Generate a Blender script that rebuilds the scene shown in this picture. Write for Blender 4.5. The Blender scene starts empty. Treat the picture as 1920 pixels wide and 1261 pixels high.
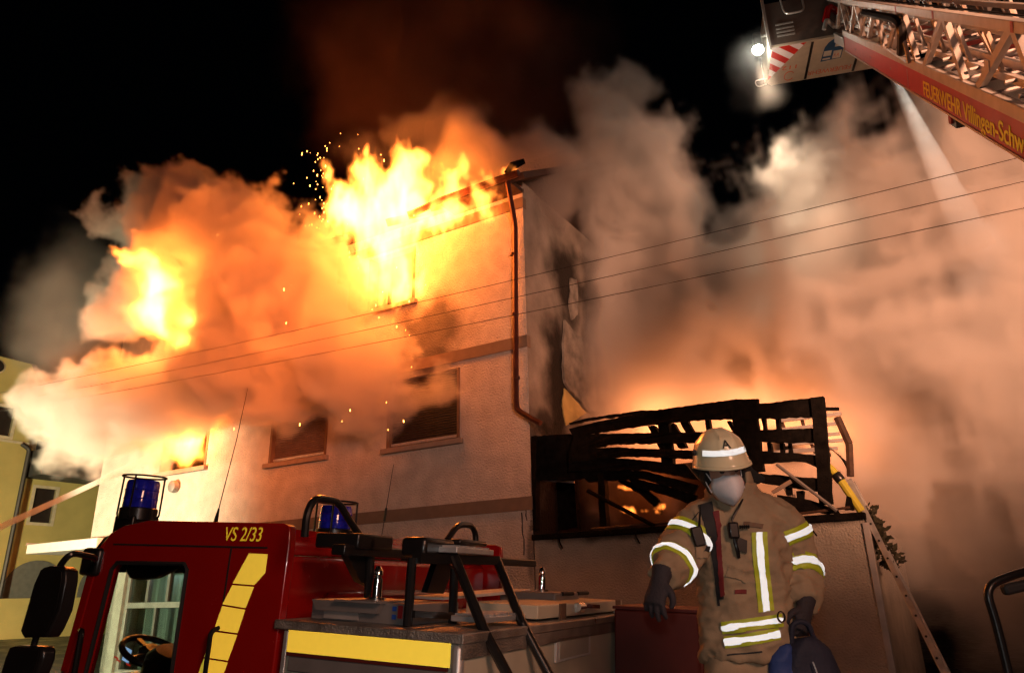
import bpy, bmesh, math, random
import numpy as np
from mathutils import Vector, Matrix, noise as mnoise
from mathutils.bvhtree import BVHTree
from mathutils.geometry import tessellate_polygon
R = math.radians
sc = bpy.context.scene
col = sc.collection

# ------------------------------------------------------------------ camera, night sky, moon, exposure
F_PX, PITCH, ROLL, CAM = 1353.0, R(19.5), R(1.35), np.array([0.0, 0.0, 2.45])
cd = bpy.data.cameras.new('camera'); cam = bpy.data.objects.new('camera', cd); col.objects.link(cam)
cd.sensor_width = 36; cd.lens = F_PX / 1920 * 36; cd.clip_start = 0.05; cd.clip_end = 2000
_f = Vector((0, math.cos(PITCH), math.sin(PITCH))); _u = Vector((0, -math.sin(PITCH), math.cos(PITCH))); _r = Vector((1, 0, 0))
_c, _s = math.cos(ROLL), math.sin(ROLL)
cx = _r * _c - _u * _s; cy = _r * _s + _u * _c          # the camera's own right and up
cam.matrix_world = Matrix.Translation(CAM) @ Matrix((
    (cx.x, cy.x, -_f.x, 0), (cx.y, cy.y, -_f.y, 0), (cx.z, cy.z, -_f.z, 0), (0, 0, 0, 1)))
sc.camera = cam

w = bpy.data.worlds.new('World'); sc.world = w; w.use_nodes = True
wn = w.node_tree
sky = wn.nodes.new('ShaderNodeTexSky'); sky.sky_type = 'NISHITA'; sky.sun_disc = False
sky.sun_elevation = R(22); sky.sun_rotation = R(200)
wn.links.new(sky.outputs[0], wn.nodes['Background'].inputs[0]); wn.nodes['Background'].inputs[1].default_value = 0.00012
moon = bpy.data.lights.new('moon', 'SUN'); moon.energy = 0.004; moon.angle = R(0.5); moon.color = (0.8, 0.88, 1)
mo = bpy.data.objects.new('moon', moon); col.objects.link(mo); mo.rotation_euler = (R(68), 0, R(-20))
vs = sc.view_settings
vs.view_transform = 'Standard'; vs.look = 'None'; vs.exposure = 0.0; vs.gamma = 1.0; vs.use_curve_mapping = False
sc.cycles.volume_bounces = 3; sc.cycles.max_bounces = 6; sc.cycles.transparent_max_bounces = 16
sc.cycles.volume_step_rate = 4.0; sc.cycles.sample_clamp_indirect = 6.0; sc.cycles.use_denoising = True

# ------------------------------------------------------------------ reading the picture: ray through a pixel of the 1920 px photograph
def ray(x, y):
    dx, dy = x - 960.0, -(y - 630.5)
    r, u = dx * _c + dy * _s, -dx * _s + dy * _c
    v = np.array([r, F_PX * math.cos(PITCH) - u * math.sin(PITCH), u * math.cos(PITCH) + F_PX * math.sin(PITCH)])
    return v / np.linalg.norm(v)
def hit(x, y, P, n):
    v = ray(x, y); return CAM + v * (np.dot(np.asarray(P) - CAM, n) / np.dot(v, n))
def atd(x, y, d):
    v = ray(x, y); return CAM + v * d / math.hypot(v[0], v[1])
def onY(x, y, Y): return hit(x, y, [0, Y, 0], np.array([0, 1.0, 0]))
# house frame: origin on the street corner of the front wall, x to the right along the front, y into the house
HO = atd(988, 628, 12.2); HO[2] = 0
HX = np.array([math.cos(R(31)), -math.sin(R(31)), 0]); HY = np.array([math.sin(R(31)), math.cos(R(31)), 0])
def fac(x, y, off=0.0):
    p = hit(x, y, HO + HY * off, HY); r = p - HO
    return Vector((float(r @ HX), off, float(p[2])))
def sidew(x, y, xx=0.0):
    p = hit(x, y, HO + HX * xx, HX); r = p - HO
    return Vector((xx, float(r @ HY), float(p[2])))
# truck frame: origin on the near rear top corner of the equipment box, x to the cab, y towards us, z up
_a, _p = R(65), R(3.5)
TX = np.array([-math.sin(_a) * math.cos(_p), math.cos(_a) * math.cos(_p), math.sin(_p)])
TL = np.array([math.cos(_a), math.sin(_a), 0.0]); TZ = np.cross(TL, TX)
TO = atd(862, 1186, 3.25)
def trk(p): r = np.asarray(p) - TO; return Vector((float(r @ TX), float(-(r @ TL)), float(r @ TZ)))
def tside(x, y, l=0.0): return trk(hit(x, y, TO + TL * l, TL))
def trear(x, y, t=0.0): return trk(hit(x, y, TO + TX * t, TX))
H_MAT = Matrix.Translation(HO) @ Matrix.Rotation(R(-31), 4, 'Z')
T_MAT = Matrix.Translation(TO) @ Matrix(((TX[0], -TL[0], TZ[0], 0), (TX[1], -TL[1], TZ[1], 0), (TX[2], -TL[2], TZ[2], 0), (0, 0, 0, 1)))

# ------------------------------------------------------------------ helpers
def tag(o, label=None, cat=None, group=None, kind=None):
    if label: o['label'] = label
    if cat: o['category'] = cat
    if group: o['group'] = group
    if kind: o['kind'] = kind
    return o
def empty(name, mat=None):
    o = bpy.data.objects.new(name, None); col.objects.link(o); o.empty_display_size = 0.1
    if mat is not None: o.matrix_world = mat
    return o
def finish(me, smooth=True, ang=35):
    if smooth:
        me.polygons.foreach_set('use_smooth', [True] * len(me.polygons))
        try: me.set_sharp_from_angle(angle=R(ang))
        except Exception: pass
    me.update()
class MB:
    def __init__(s): s.v = []; s.f = []
    def add(s, vs, fs):
        n = len(s.v); s.v += [tuple(v) for v in vs]; s.f += [tuple(i + n for i in f) for f in fs]; return s
    def box(s, x0, x1, y0, y1, z0, z1):
        x0, x1 = sorted((x0, x1)); y0, y1 = sorted((y0, y1)); z0, z1 = sorted((z0, z1))
        return s.add([(x, y, z) for x in (x0, x1) for y in (y0, y1) for z in (z0, z1)],
                     [(0, 1, 3, 2), (4, 6, 7, 5), (0, 4, 5, 1), (2, 3, 7, 6), (0, 2, 6, 4), (1, 5, 7, 3)])
    def obox(s, c, ax, ay, az):
        c, ax, ay, az = map(Vector, (c, ax, ay, az))
        return s.add([c + ax * i + ay * j + az * k for i in (-1, 1) for j in (-1, 1) for k in (-1, 1)],
                     [(0, 1, 3, 2), (4, 6, 7, 5), (0, 4, 5, 1), (2, 3, 7, 6), (0, 2, 6, 4), (1, 5, 7, 3)])
    def bar(s, p, q, wy, wz, up=(0, 0, 1)):
        p, q = Vector(p), Vector(q); d = q - p; u = Vector(up); y = u.cross(d)
        if y.length < 1e-6: y = Vector((0, 1, 0)).cross(d)
        y.normalize(); z = d.cross(y).normalized()
        return s.obox((p + q) / 2, d / 2, y * wy / 2, z * wz / 2)
    def tube(s, pts, r, n=10, cap=True, closed=False):
        pts = [Vector(p) for p in pts]; m = len(pts)
        rr = r if hasattr(r, '__len__') else [r] * m
        t0 = (pts[1] - pts[0]).normalized(); ref = Vector((0, 0, 1)) if abs(t0.z) < 0.9 else Vector((1, 0, 0))
        vs = []; u = t0.cross(ref).normalized()
        for i, p in enumerate(pts):
            a = pts[(i - 1) % m] if (closed or i > 0) else p; b = pts[(i + 1) % m] if (closed or i < m - 1) else p
            t = (b - a).normalized(); u = (u - t * u.dot(t)).normalized(); v = t.cross(u)
            vs += [p + (u * math.cos(2 * math.pi * k / n) + v * math.sin(2 * math.pi * k / n)) * rr[i] for k in range(n)]
        fs = [(i * n + k, i * n + (k + 1) % n, ((i + 1) % m) * n + (k + 1) % n, ((i + 1) % m) * n + k)
              for i in range(m if closed else m - 1) for k in range(n)]
        if cap and not closed: fs += [tuple(range(n - 1, -1, -1)), tuple((m - 1) * n + k for k in range(n))]
        return s.add(vs, fs)
    def lathe(s, prof, o=(0, 0, 0), ax=(0, 0, 1), n=24):
        o = Vector(o); ax = Vector(ax).normalized(); u = ax.orthogonal().normalized(); v = ax.cross(u)
        vs = [o + ax * h + (u * math.cos(2 * math.pi * k / n) + v * math.sin(2 * math.pi * k / n)) * r for r, h in prof for k in range(n)]
        m = len(prof); fs = [(i * n + k, i * n + (k + 1) % n, (i + 1) * n + (k + 1) % n, (i + 1) * n + k) for i in range(m - 1) for k in range(n)]
        fs += [tuple(range(n - 1, -1, -1)), tuple((m - 1) * n + k for k in range(n))]
        return s.add(vs, fs)
    def plate(s, loops, fn, t):
        """2-D polygon with holes (loops) mapped by fn(u, v, h), thickness t along h"""
        tris = tessellate_polygon([[Vector((u, v, 0)) for u, v in lp] for lp in loops])
        flat = [p for lp in loops for p in lp]; n = len(flat)
        vs = [fn(u, v, 0) for u, v in flat] + [fn(u, v, t) for u, v in flat]
        fs = [tuple(tr) for tr in tris] + [tuple(i + n for i in reversed(tr)) for tr in tris]; k = 0
        for lp in loops:
            m = len(lp); fs += [(k + i, k + (i + 1) % m, k + (i + 1) % m + n, k + i + n) for i in range(m)]; k += m
        return s.add(vs, fs)
    def build(s, name, mat, parent=None, bev=0, smooth=True, ang=35, weld=False):
        me = bpy.data.meshes.new(name); me.from_pydata(s.v, [], s.f)
        bm = bmesh.new(); bm.from_mesh(me)
        if weld: bmesh.ops.remove_doubles(bm, verts=bm.verts, dist=1e-4)
        bmesh.ops.recalc_face_normals(bm, faces=bm.faces); bm.to_mesh(me); bm.free()
        finish(me, smooth, ang)
        if mat: me.materials.append(mat)
        o = bpy.data.objects.new(name, me); col.objects.link(o)
        if parent: o.parent = parent
        if bev:
            b = o.modifiers.new('bevel', 'BEVEL'); b.width = bev; b.segments = 2; b.limit_method = 'ANGLE'; b.angle_limit = R(40)
        return o
def bez(pts, r=0.1, n=5):
    """round the corners of a polyline"""
    pts = [Vector(p) for p in pts]; out = [pts[0]]
    for i in range(1, len(pts) - 1):
        a, b, c = pts[i - 1], pts[i], pts[i + 1]
        p = b + (a - b).normalized() * min(r, (a - b).length * 0.45); q = b + (c - b).normalized() * min(r, (c - b).length * 0.45)
        for k in range(n + 1):
            t = k / n; out.append(p * (1 - t) ** 2 + b * 2 * t * (1 - t) + q * t * t)
    return out + [pts[-1]]
def text(name, body, size, mat, parent, loc, ux, uy, align='LEFT', shear=0, fit=None, ext=0.001, bold=0.0):
    cu = bpy.data.curves.new(name, 'FONT'); cu.body = body; cu.size = size; cu.align_x = align; cu.shear = shear; cu.extrude = ext; cu.offset = bold
    tmp = bpy.data.objects.new(name, cu); col.objects.link(tmp)
    dg = bpy.context.evaluated_depsgraph_get(); me = bpy.data.meshes.new_from_object(tmp.evaluated_get(dg))
    bpy.data.objects.remove(tmp); bpy.data.curves.remove(cu); me.name = name
    xs = [v.co.x for v in me.vertices]; k = (fit / (max(xs) - min(xs))) if fit else 1
    ux, uy = Vector(ux).normalized(), Vector(uy).normalized(); nz = ux.cross(uy)
    for v in me.vertices: v.co = Vector(loc) + ux * v.co.x * k + uy * v.co.y + nz * v.co.z
    me.materials.clear(); me.materials.append(mat); me.update()
    o = bpy.data.objects.new(name, me); col.objects.link(o); o.parent = parent
    return o

# ------------------------------------------------------------------ materials
def pm(name, c, rough=0.6, metal=0.0, var=0.12, vscale=6.0, bump=0.0, bscale=40.0, coat=0.0, spec=0.5, detail=4, bdist=0.01, rvar=0.0, trans=0.0, emit=None):
    m = bpy.data.materials.new(name); m.use_nodes = True; nt = m.node_tree; b = nt.nodes['Principled BSDF']
    b.inputs['Roughness'].default_value = rough; b.inputs['Metallic'].default_value = metal
    b.inputs['Specular IOR Level'].default_value = spec; b.inputs['Coat Weight'].default_value = coat
    b.inputs['Transmission Weight'].default_value = trans
    tc = nt.nodes.new('ShaderNodeTexCoord'); nz = nt.nodes.new('ShaderNodeTexNoise'); nz.inputs['Scale'].default_value = vscale; nz.inputs['Detail'].default_value = detail
    nt.links.new(tc.outputs['Object'], nz.inputs['Vector'])
    mr = nt.nodes.new('ShaderNodeMapRange'); mr.inputs['From Min'].default_value = 0.3; mr.inputs['From Max'].default_value = 0.7
    mr.inputs['To Min'].default_value = 1 - var; mr.inputs['To Max'].default_value = 1 + var; nt.links.new(nz.outputs[0], mr.inputs[0])
    mx = nt.nodes.new('ShaderNodeMix'); mx.data_type = 'RGBA'; mx.blend_type = 'MULTIPLY'; mx.inputs[0].default_value = 1
    mx.inputs[6].default_value = (*c, 1); nt.links.new(mr.outputs[0], mx.inputs[7]); nt.links.new(mx.outputs[2], b.inputs['Base Color'])
    if rvar:
        r2 = nt.nodes.new('ShaderNodeMapRange'); r2.inputs['From Min'].default_value = 0.3; r2.inputs['From Max'].default_value = 0.7
        r2.inputs['To Min'].default_value = max(rough - rvar, 0.02); r2.inputs['To Max'].default_value = min(rough + rvar, 1); nt.links.new(nz.outputs[0], r2.inputs[0]); nt.links.new(r2.outputs[0], b.inputs['Roughness'])
    if bump:
        n2 = nt.nodes.new('ShaderNodeTexNoise'); n2.inputs['Scale'].default_value = bscale; n2.inputs['Detail'].default_value = 5
        nt.links.new(tc.outputs['Object'], n2.inputs['Vector'])
        bp = nt.nodes.new('ShaderNodeBump'); bp.inputs['Strength'].default_value = bump; bp.inputs['Distance'].default_value = bdist
        nt.links.new(n2.outputs[0], bp.inputs['Height']); nt.links.new(bp.outputs[0], b.inputs['Normal'])
    if emit: b.inputs['Emission Color'].default_value = (*emit[0], 1); b.inputs['Emission Strength'].default_value = emit[1]
    return m
def retro(name, c, rough=0.38, mixf=0.5):
    """retroreflective sheeting: part of the light goes straight back to where it came from"""
    m = pm(name, c, 0.5, var=0.05, vscale=30); nt = m.node_tree; b = nt.nodes['Principled BSDF']; out = nt.nodes['Material Output']
    g = nt.nodes.new('ShaderNodeBsdfAnisotropic'); g.inputs['Color'].default_value = (*c, 1); g.inputs['Roughness'].default_value = rough
    geo = nt.nodes.new('ShaderNodeNewGeometry'); nt.links.new(geo.outputs['Incoming'], g.inputs['Normal'])
    mx = nt.nodes.new('ShaderNodeMixShader'); mx.inputs[0].default_value = mixf
    nt.links.new(b.outputs[0], mx.inputs[1]); nt.links.new(g.outputs[0], mx.inputs[2]); nt.links.new(mx.outputs[0], out.inputs['Surface'])
    return m
def node(nt, t, **kw):
    n = nt.nodes.new(t)
    for k, v in kw.items(): setattr(n, k, v)
    return n
def soot(m, blobs, colour=(0.012, 0.009, 0.007), nscale=1.6, amt=1.0):
    """soot stains: soft patches in object space, (centre, radii, strength), their rims broken up by noise"""
    nt = m.node_tree; b = nt.nodes['Principled BSDF']; src = b.inputs['Base Color'].links[0].from_socket
    tc = node(nt, 'ShaderNodeTexCoord'); nz = node(nt, 'ShaderNodeTexNoise'); nz.inputs['Scale'].default_value = nscale; nz.inputs['Detail'].default_value = 6
    nt.links.new(tc.outputs['Object'], nz.inputs['Vector']); acc = None
    for c, rad, st in blobs:
        a = node(nt, 'ShaderNodeVectorMath', operation='SUBTRACT'); nt.links.new(tc.outputs['Object'], a.inputs[0]); a.inputs[1].default_value = c
        d = node(nt, 'ShaderNodeVectorMath', operation='DIVIDE'); nt.links.new(a.outputs[0], d.inputs[0]); d.inputs[1].default_value = rad
        l = node(nt, 'ShaderNodeVectorMath', operation='LENGTH'); nt.links.new(d.outputs[0], l.inputs[0])
        ad = node(nt, 'ShaderNodeMath', operation='MULTIPLY_ADD'); nt.links.new(nz.outputs[0], ad.inputs[0]); ad.inputs[1].default_value = -1.5; 
        nt.links.new(l.outputs['Value'], ad.inputs[2])
        mr = node(nt, 'ShaderNodeMapRange', interpolation_type='SMOOTHSTEP'); nt.links.new(ad.outputs[0], mr.inputs[0])
        mr.inputs['From Min'].default_value = -0.45; mr.inputs['From Max'].default_value = 0.35; mr.inputs['To Min'].default_value = st; mr.inputs['To Max'].default_value = 0
        if acc is None: acc = mr.outputs[0]
        else:
            x = node(nt, 'ShaderNodeMath', operation='MAXIMUM'); nt.links.new(acc, x.inputs[0]); nt.links.new(mr.outputs[0], x.inputs[1]); acc = x.outputs[0]
    mx = node(nt, 'ShaderNodeMix', data_type='RGBA'); nt.links.new(acc, mx.inputs[0]); nt.links.new(src, mx.inputs[6]); mx.inputs[7].default_value = (*colour, 1)
    nt.links.new(mx.outputs[2], b.inputs['Base Color'])
    return m
MT = dict(
    stucco=pm('rough_white_stucco', (0.62, 0.56, 0.50), 0.9, var=0.14, vscale=3, bump=1.0, bscale=30, bdist=0.05, spec=0.15),
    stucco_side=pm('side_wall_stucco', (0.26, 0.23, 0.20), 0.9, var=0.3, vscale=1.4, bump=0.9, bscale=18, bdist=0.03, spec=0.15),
    annexw=pm('annex_stucco', (0.48, 0.43, 0.37), 0.92, var=0.16, vscale=2.2, bump=1.0, bscale=38, bdist=0.035, spec=0.12),
    band=pm('brown_band', (0.20, 0.14, 0.10), 0.8, var=0.1, bump=0.3, bscale=60),
    sill=pm('stone_sill', (0.30, 0.23, 0.18), 0.8, bump=0.3, bscale=60),
    plaster=pm('loose_grey_plaster', (0.17, 0.155, 0.135), 0.95, var=0.45, vscale=4, bump=0.9, bscale=14, bdist=0.04),
    blockwork=pm('bare_yellow_blockwork', (0.42, 0.33, 0.12), 0.95, var=0.2, vscale=3, bump=0.6, bscale=20),
    char=pm('charred_wood', (0.006, 0.005, 0.0045), 0.85, var=0.6, vscale=9, bump=0.6, bscale=40, bdist=0.02, spec=0.08),
    scorch=pm('scorched_wood', (0.06, 0.028, 0.015), 0.8, var=0.5, vscale=9, bump=0.8, bscale=26, bdist=0.02),
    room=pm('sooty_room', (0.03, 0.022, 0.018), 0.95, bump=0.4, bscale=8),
    copper=pm('brown_downpipe', (0.085, 0.022, 0.014), 0.4, 0.4, var=0.3, vscale=5),
    shutter=pm('brown_roller_shutter', (0.16, 0.105, 0.085), 0.6, var=0.15),
    shutter_dark=pm('sooted_roller_shutter', (0.03, 0.021, 0.018), 0.55, var=0.3),
    jamb=pm('brown_window_frame', (0.17, 0.10, 0.06), 0.7),
    rooft=pm('roof_tiles', (0.05, 0.025, 0.018), 0.8, bump=0.8, bscale=12),
    white=pm('white_frame', (0.72, 0.70, 0.66), 0.5, var=0.05),
    curtain=pm('white_curtain', (0.40, 0.42, 0.40), 0.9, var=0.08),
    yellow=pm('yellow_render', (0.52, 0.43, 0.15), 0.9, var=0.10, vscale=1.5, bump=0.4, bscale=30),
    ydark=pm('dark_pane', (0.03, 0.022, 0.02), 0.25), ygrey=pm('grey_balcony', (0.07, 0.07, 0.065), 0.8),
    ytrim=pm('cream_trim', (0.6, 0.52, 0.36), 0.8), pipe=pm('grey_pipe', (0.07, 0.065, 0.06), 0.5, 0.3),
    arch=pm('grey_archway', (0.16, 0.16, 0.14), 0.9),
    asphalt=pm('wet_asphalt', (0.05, 0.05, 0.052), 0.45, var=0.3, vscale=2, bump=0.5, bscale=90, rvar=0.2),
    pave=pm('paving', (0.2, 0.19, 0.17), 0.8, bump=0.4, bscale=40),
    red=pm('red_paint', (0.34, 0.006, 0.005), 0.22, var=0.04, coat=0.6, rvar=0.06),
    red2=pm('dark_red_panel', (0.10, 0.012, 0.008), 0.6, var=0.12),
    lred=pm('ladder_red', (0.42, 0.02, 0.012), 0.4, var=0.1, coat=0.2),
    black=pm('black_paint', (0.012, 0.011, 0.011), 0.28, var=0.2), rubber=pm('black_rubber', (0.014, 0.013, 0.013), 0.7, var=0.2),
    alu=pm('brushed_aluminium', (0.62, 0.61, 0.60), 0.38, 0.6, var=0.12, vscale=14, rvar=0.1),
    tread=pm('checker_plate', (0.36, 0.32, 0.28), 0.42, 0.7, var=0.3, vscale=9, bump=0.8, bscale=130, rvar=0.15),
    boxp=pm('cream_rear_panel', (0.62, 0.56, 0.42), 0.45, 0.0, var=0.12, vscale=3, rvar=0.1),
    greypl=pm('grey_sheet', (0.24, 0.22, 0.21), 0.5, 0.3, var=0.12), chrome=pm('chrome', (0.75, 0.73, 0.70), 0.12, 1.0, var=0.03),
    blue=pm('blue_beacon_lens', (0.015, 0.02, 0.50), 0.12, coat=0.5, var=0.4, vscale=25),
    bluesp=pm('blue_sticker', (0.02, 0.08, 0.4), 0.5), redsp=pm('red_sticker', (0.35, 0.02, 0.02), 0.5),
    ry=retro('yellow_reflective_film', (0.85, 0.62, 0.06)), rl=retro('yellow_letter_film', (0.85, 0.60, 0.03), mixf=0.3), rw=retro('silver_reflective_tape', (0.85, 0.86, 0.88), mixf=0.6),
    rr=retro('red_reflective_film', (0.6, 0.03, 0.02)), lime=retro('lime_fabric', (0.42, 0.46, 0.02), mixf=0.06),
    laddergrey=pm('ladder_grey', (0.42, 0.39, 0.37), 0.45, 0.3, var=0.15), basket=pm('basket_cream', (0.50, 0.45, 0.36), 0.6, var=0.08),
    basket_shade=pm('basket_shaded_front', (0.12, 0.10, 0.09), 0.6), letter=pm('yellow_lettering', (0.80, 0.55, 0.02), 0.5, var=0.05),
    orange=pm('orange_lettering', (0.62, 0.10, 0.03), 0.6), crestb=pm('crest_blue', (0.02, 0.09, 0.22), 0.6), crestw=pm('crest_white', (0.6, 0.58, 0.52), 0.6),
    jacket=pm('tan_turnout_cloth', (0.33, 0.245, 0.155), 0.85, var=0.14, vscale=14, bump=0.35, bscale=160, bdist=0.004, spec=0.2),
    jdark=pm('black_facing', (0.02, 0.02, 0.022), 0.75), jred=pm('red_lining', (0.16, 0.012, 0.014), 0.7),
    skin=pm('skin', (0.42, 0.22, 0.15), 0.5, var=0.08, vscale=20), hair=pm('dark_hood', (0.012, 0.012, 0.012), 0.95, bump=0.4, bscale=90),
    helmet=pm('cream_helmet', (0.78, 0.70, 0.46), 0.25, var=0.06, coat=0.4), ink=pm('black_print', (0.01, 0.01, 0.01), 0.6),
    mask=pm('white_mask', (0.74, 0.74, 0.78), 0.85, var=0.06, vscale=30, bump=0.15, bscale=200), glove=pm('dark_glove', (0.030, 0.024, 0.030), 0.8, bump=0.4, bscale=120),
    eye=pm('eye', (0.03, 0.02, 0.015), 0.2), navy=pm('navy_bag', (0.012, 0.014, 0.032), 0.75, bump=0.4, bscale=60), bagblue=pm('blue_bag', (0.02, 0.05, 0.20), 0.7, bump=0.3, bscale=60),
    hose=pm('yellow_hose', (0.50, 0.44, 0.04), 0.7), cable=pm('black_cable', (0.02, 0.014, 0.01), 0.7),
)
def emat(name, c, st):
    m = bpy.data.materials.new(name); m.use_nodes = True; nt = m.node_tree; nt.nodes.remove(nt.nodes['Principled BSDF'])
    e = nt.nodes.new('ShaderNodeEmission'); e.inputs[0].default_value = (*c, 1); e.inputs[1].default_value = st
    nz = nt.nodes.new('ShaderNodeTexNoise'); nz.inputs['Scale'].default_value = 8
    mu = nt.nodes.new('ShaderNodeMath'); mu.operation = 'MULTIPLY'; mu.inputs[1].default_value = st * 2; nt.links.new(nz.outputs[0], mu.inputs[0]); nt.links.new(mu.outputs[0], e.inputs[1])
    nt.links.new(e.outputs[0], nt.nodes['Material Output'].inputs[0]); return m
def glassm(name, c=(1, 1, 1), rough=0.02, mixf=0.05):
    m = bpy.data.materials.new(name); m.use_nodes = True; nt = m.node_tree; nt.nodes.remove(nt.nodes['Principled BSDF'])
    t = nt.nodes.new('ShaderNodeBsdfTransparent'); t.inputs[0].default_value = (*c, 1)
    g = nt.nodes.new('ShaderNodeBsdfAnisotropic'); g.inputs['Roughness'].default_value = rough
    x = nt.nodes.new('ShaderNodeMixShader'); x.inputs[0].default_value = mixf
    nt.links.new(t.outputs[0], x.inputs[1]); nt.links.new(g.outputs[0], x.inputs[2]); nt.links.new(x.outputs[0], nt.nodes['Material Output'].inputs[0]); return m
MT['glass'] = glassm('clear_glass', (0.74, 0.80, 0.78))
MT['lampglow'] = emat('lamp_glow', (1, 0.97, 0.82), 60); MT['screen'] = emat('screen_glow', (0.45, 0.6, 1), 1.2); MT['dashred'] = emat('dash_red', (1, 0.03, 0.01), 0.8)
MT['ember'] = emat('ember', (1, 0.35, 0.06), 14)
# ================================================================== the setting
# the street climbs gently to the left, as the truck stands on it
_t2 = np.array([-math.sin(_a), math.cos(_a)])
def ground_z(x, y):
    d = float(np.dot(np.array([x, y]) - TO[:2], _t2)); return 0.0 + math.tan(R(3.5)) * min(max(d, -14), 26)
g = MB(); N = 90; ext = [-260, -120, -70] + list(np.linspace(-40, 40, N)) + [70, 120, 260]
for x in ext:
    for y in ext: g.v.append((x, y + 10, ground_z(x, y + 10)))
n = len(ext); g.f = [(i * n + j, (i + 1) * n + j, (i + 1) * n + j + 1, i * n + j + 1) for i in range(n - 1) for j in range(n - 1)]
tag(g.build('ground', MT['asphalt']), kind='structure', label='wet asphalt street climbing past the burning house')

def wall_with_holes(mb, x0, x1, z0, z1, holes, y, depth, fn=None):
    """front face at y with openings; reveals run back by depth"""
    fn = fn or (lambda u, v, h: (u, y + h, v))
    us = sorted({x0, x1, *[h[0] for h in holes], *[h[1] for h in holes]}); vs_ = sorted({z0, z1, *[h[2] for h in holes], *[h[3] for h in holes]})
    for i in range(len(us) - 1):
        for j in range(len(vs_) - 1):
            a, b, c, d = us[i], us[i + 1], vs_[j], vs_[j + 1]
            if any(h[0] <= (a + b) / 2 <= h[1] and h[2] <= (c + d) / 2 <= h[3] for h in holes): continue
            mb.add([fn(a, c, 0), fn(b, c, 0), fn(b, d, 0), fn(a, d, 0)], [(0, 1, 2, 3)])
    for a, b, c, d in holes:
        mb.add([fn(a, c, 0), fn(b, c, 0), fn(b, d, 0), fn(a, d, 0), fn(a, c, depth), fn(b, c, depth), fn(b, d, depth), fn(a, d, depth)],
               [(0, 1, 5, 4), (1, 2, 6, 5), (2, 3, 7, 6), (3, 0, 4, 7)])

# ---- the burning house
house = tag(empty('burning_house', H_MAT), 'burning white stucco house with brown bands, flames bursting from its upper windows', 'house')
LX, DEP, EAVE = -12.9, 9.5, 9.85
W_TOP = (-3.86, -2.60, 8.08, 9.30); W_MID = (-3.20, -1.47, 5.10, 6.45); W_LOW = (-6.52, -4.81, 5.17, 6.45)
W_LT = (-10.5, -9.2, 8.25, 9.40); W_LL = (-10.4, -8.65, 5.36, 6.50); W_TM = (-7.2, -5.9, 8.1, 9.3)
SHOP = (-11.15, -8.85, 0.9, 3.2); DOOR2 = (-7.6, -6.2, 0.2, 2.6)
holes = [W_TOP, W_MID, W_LOW, W_LT, W_LL, W_TM]
m = MB()
wall_with_holes(m, LX, 0, 3.72, EAVE, holes, 0, 0.28)
wall_with_holes(m, -11.62, 0, -1.5, 3.72, [SHOP], 0, 0.28)
m.box(-11.62, -11.45, 0.0, DEP, -1.5, 3.70)                      # ground floor end wall, set back under the upper floors
m.add([(LX, 0, 3.72), (LX, DEP, 3.72), (LX, DEP, EAVE), (LX, 0, EAVE)], [(0, 1, 2, 3)])
m.add([(LX, 0, 3.72), (-11.5, 0, 3.72), (-11.5, DEP, 3.72), (LX, DEP, 3.72)], [(0, 1, 2, 3)])
m.add([(LX, DEP, -1.5), (0, DEP, -1.5), (0, DEP, EAVE), (LX, DEP, EAVE)], [(0, 1, 2, 3)])
soot(MT['stucco'], [((-2.3, 0, 7.3), (1.3, 3, 0.9), 0.75), ((-2.2, 0, 6.75), (0.9, 3, 0.5), 0.8), ((-3.0, 0, 9.6), (1.1, 3, 0.5), 0.5), ((-5.6, 0, 6.6), (0.9, 3, 0.4), 0.8), ((-0.05, 0, 3.1), (0.10, 1, 0.5), 0.6)], nscale=1.3)
m.build('front_wall', MT['stucco'], house, smooth=False)
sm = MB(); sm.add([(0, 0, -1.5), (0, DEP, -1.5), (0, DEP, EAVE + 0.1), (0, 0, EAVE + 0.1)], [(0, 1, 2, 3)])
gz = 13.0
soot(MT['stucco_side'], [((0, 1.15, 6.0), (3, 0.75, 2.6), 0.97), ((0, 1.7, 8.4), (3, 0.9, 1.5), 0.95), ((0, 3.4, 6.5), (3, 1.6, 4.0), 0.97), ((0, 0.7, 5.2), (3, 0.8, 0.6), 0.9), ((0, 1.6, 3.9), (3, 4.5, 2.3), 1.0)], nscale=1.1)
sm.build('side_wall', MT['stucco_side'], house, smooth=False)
# plaster that hangs loose on the side wall, with bare yellow blockwork beside it
def patch(pts, name, mat, x0, t):
    q = [sidew(*p, 0.0) for p in pts]; mb = MB(); poly = []
    for i in range(len(q)):                                        # ragged rim
        a, b = q[i], q[(i + 1) % len(q)]
        for k in range(4):
            p = a.lerp(b, k / 4); poly.append((p.y + 0.05 * mnoise.noise(p * 5), p.z + 0.06 * mnoise.noise(p * 6 + Vector((3, 1, 2)))))
    mb.plate([poly], lambda u, v, h: (x0 + h + 0.03 * mnoise.noise(Vector((u * 2, v * 2, 0))), u, v), t); return mb.build(name, mat, house, smooth=False)
patch([(1052, 600), (1068, 618), (1086, 640), (1105, 650), (1113, 700), (1108, 720), (1113, 740), (1111, 768), (1098, 772), (1080, 750), (1058, 728), (1050, 690)], 'loose_plaster', MT['plaster'], 0.03, 0.05)
patch([(1055, 728), (1078, 752), (1098, 775), (1060, 795), (1052, 760)], 'bare_blockwork', MT['blockwork'], 0.012, 0.02)
patch([(1066, 520), (1078, 524), (1080, 590), (1070, 600), (1064, 570)], 'loose_plaster', MT['plaster'], 0.02, 0.03)
for z0, z1 in ((3.73, 3.95), (6.57, 6.79), (9.38, 9.60)):
    MB().box(LX - 0.01, 0.012, -0.025, 0.1, z0, z1).build('brown_band', MT['band'], house)
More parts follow.
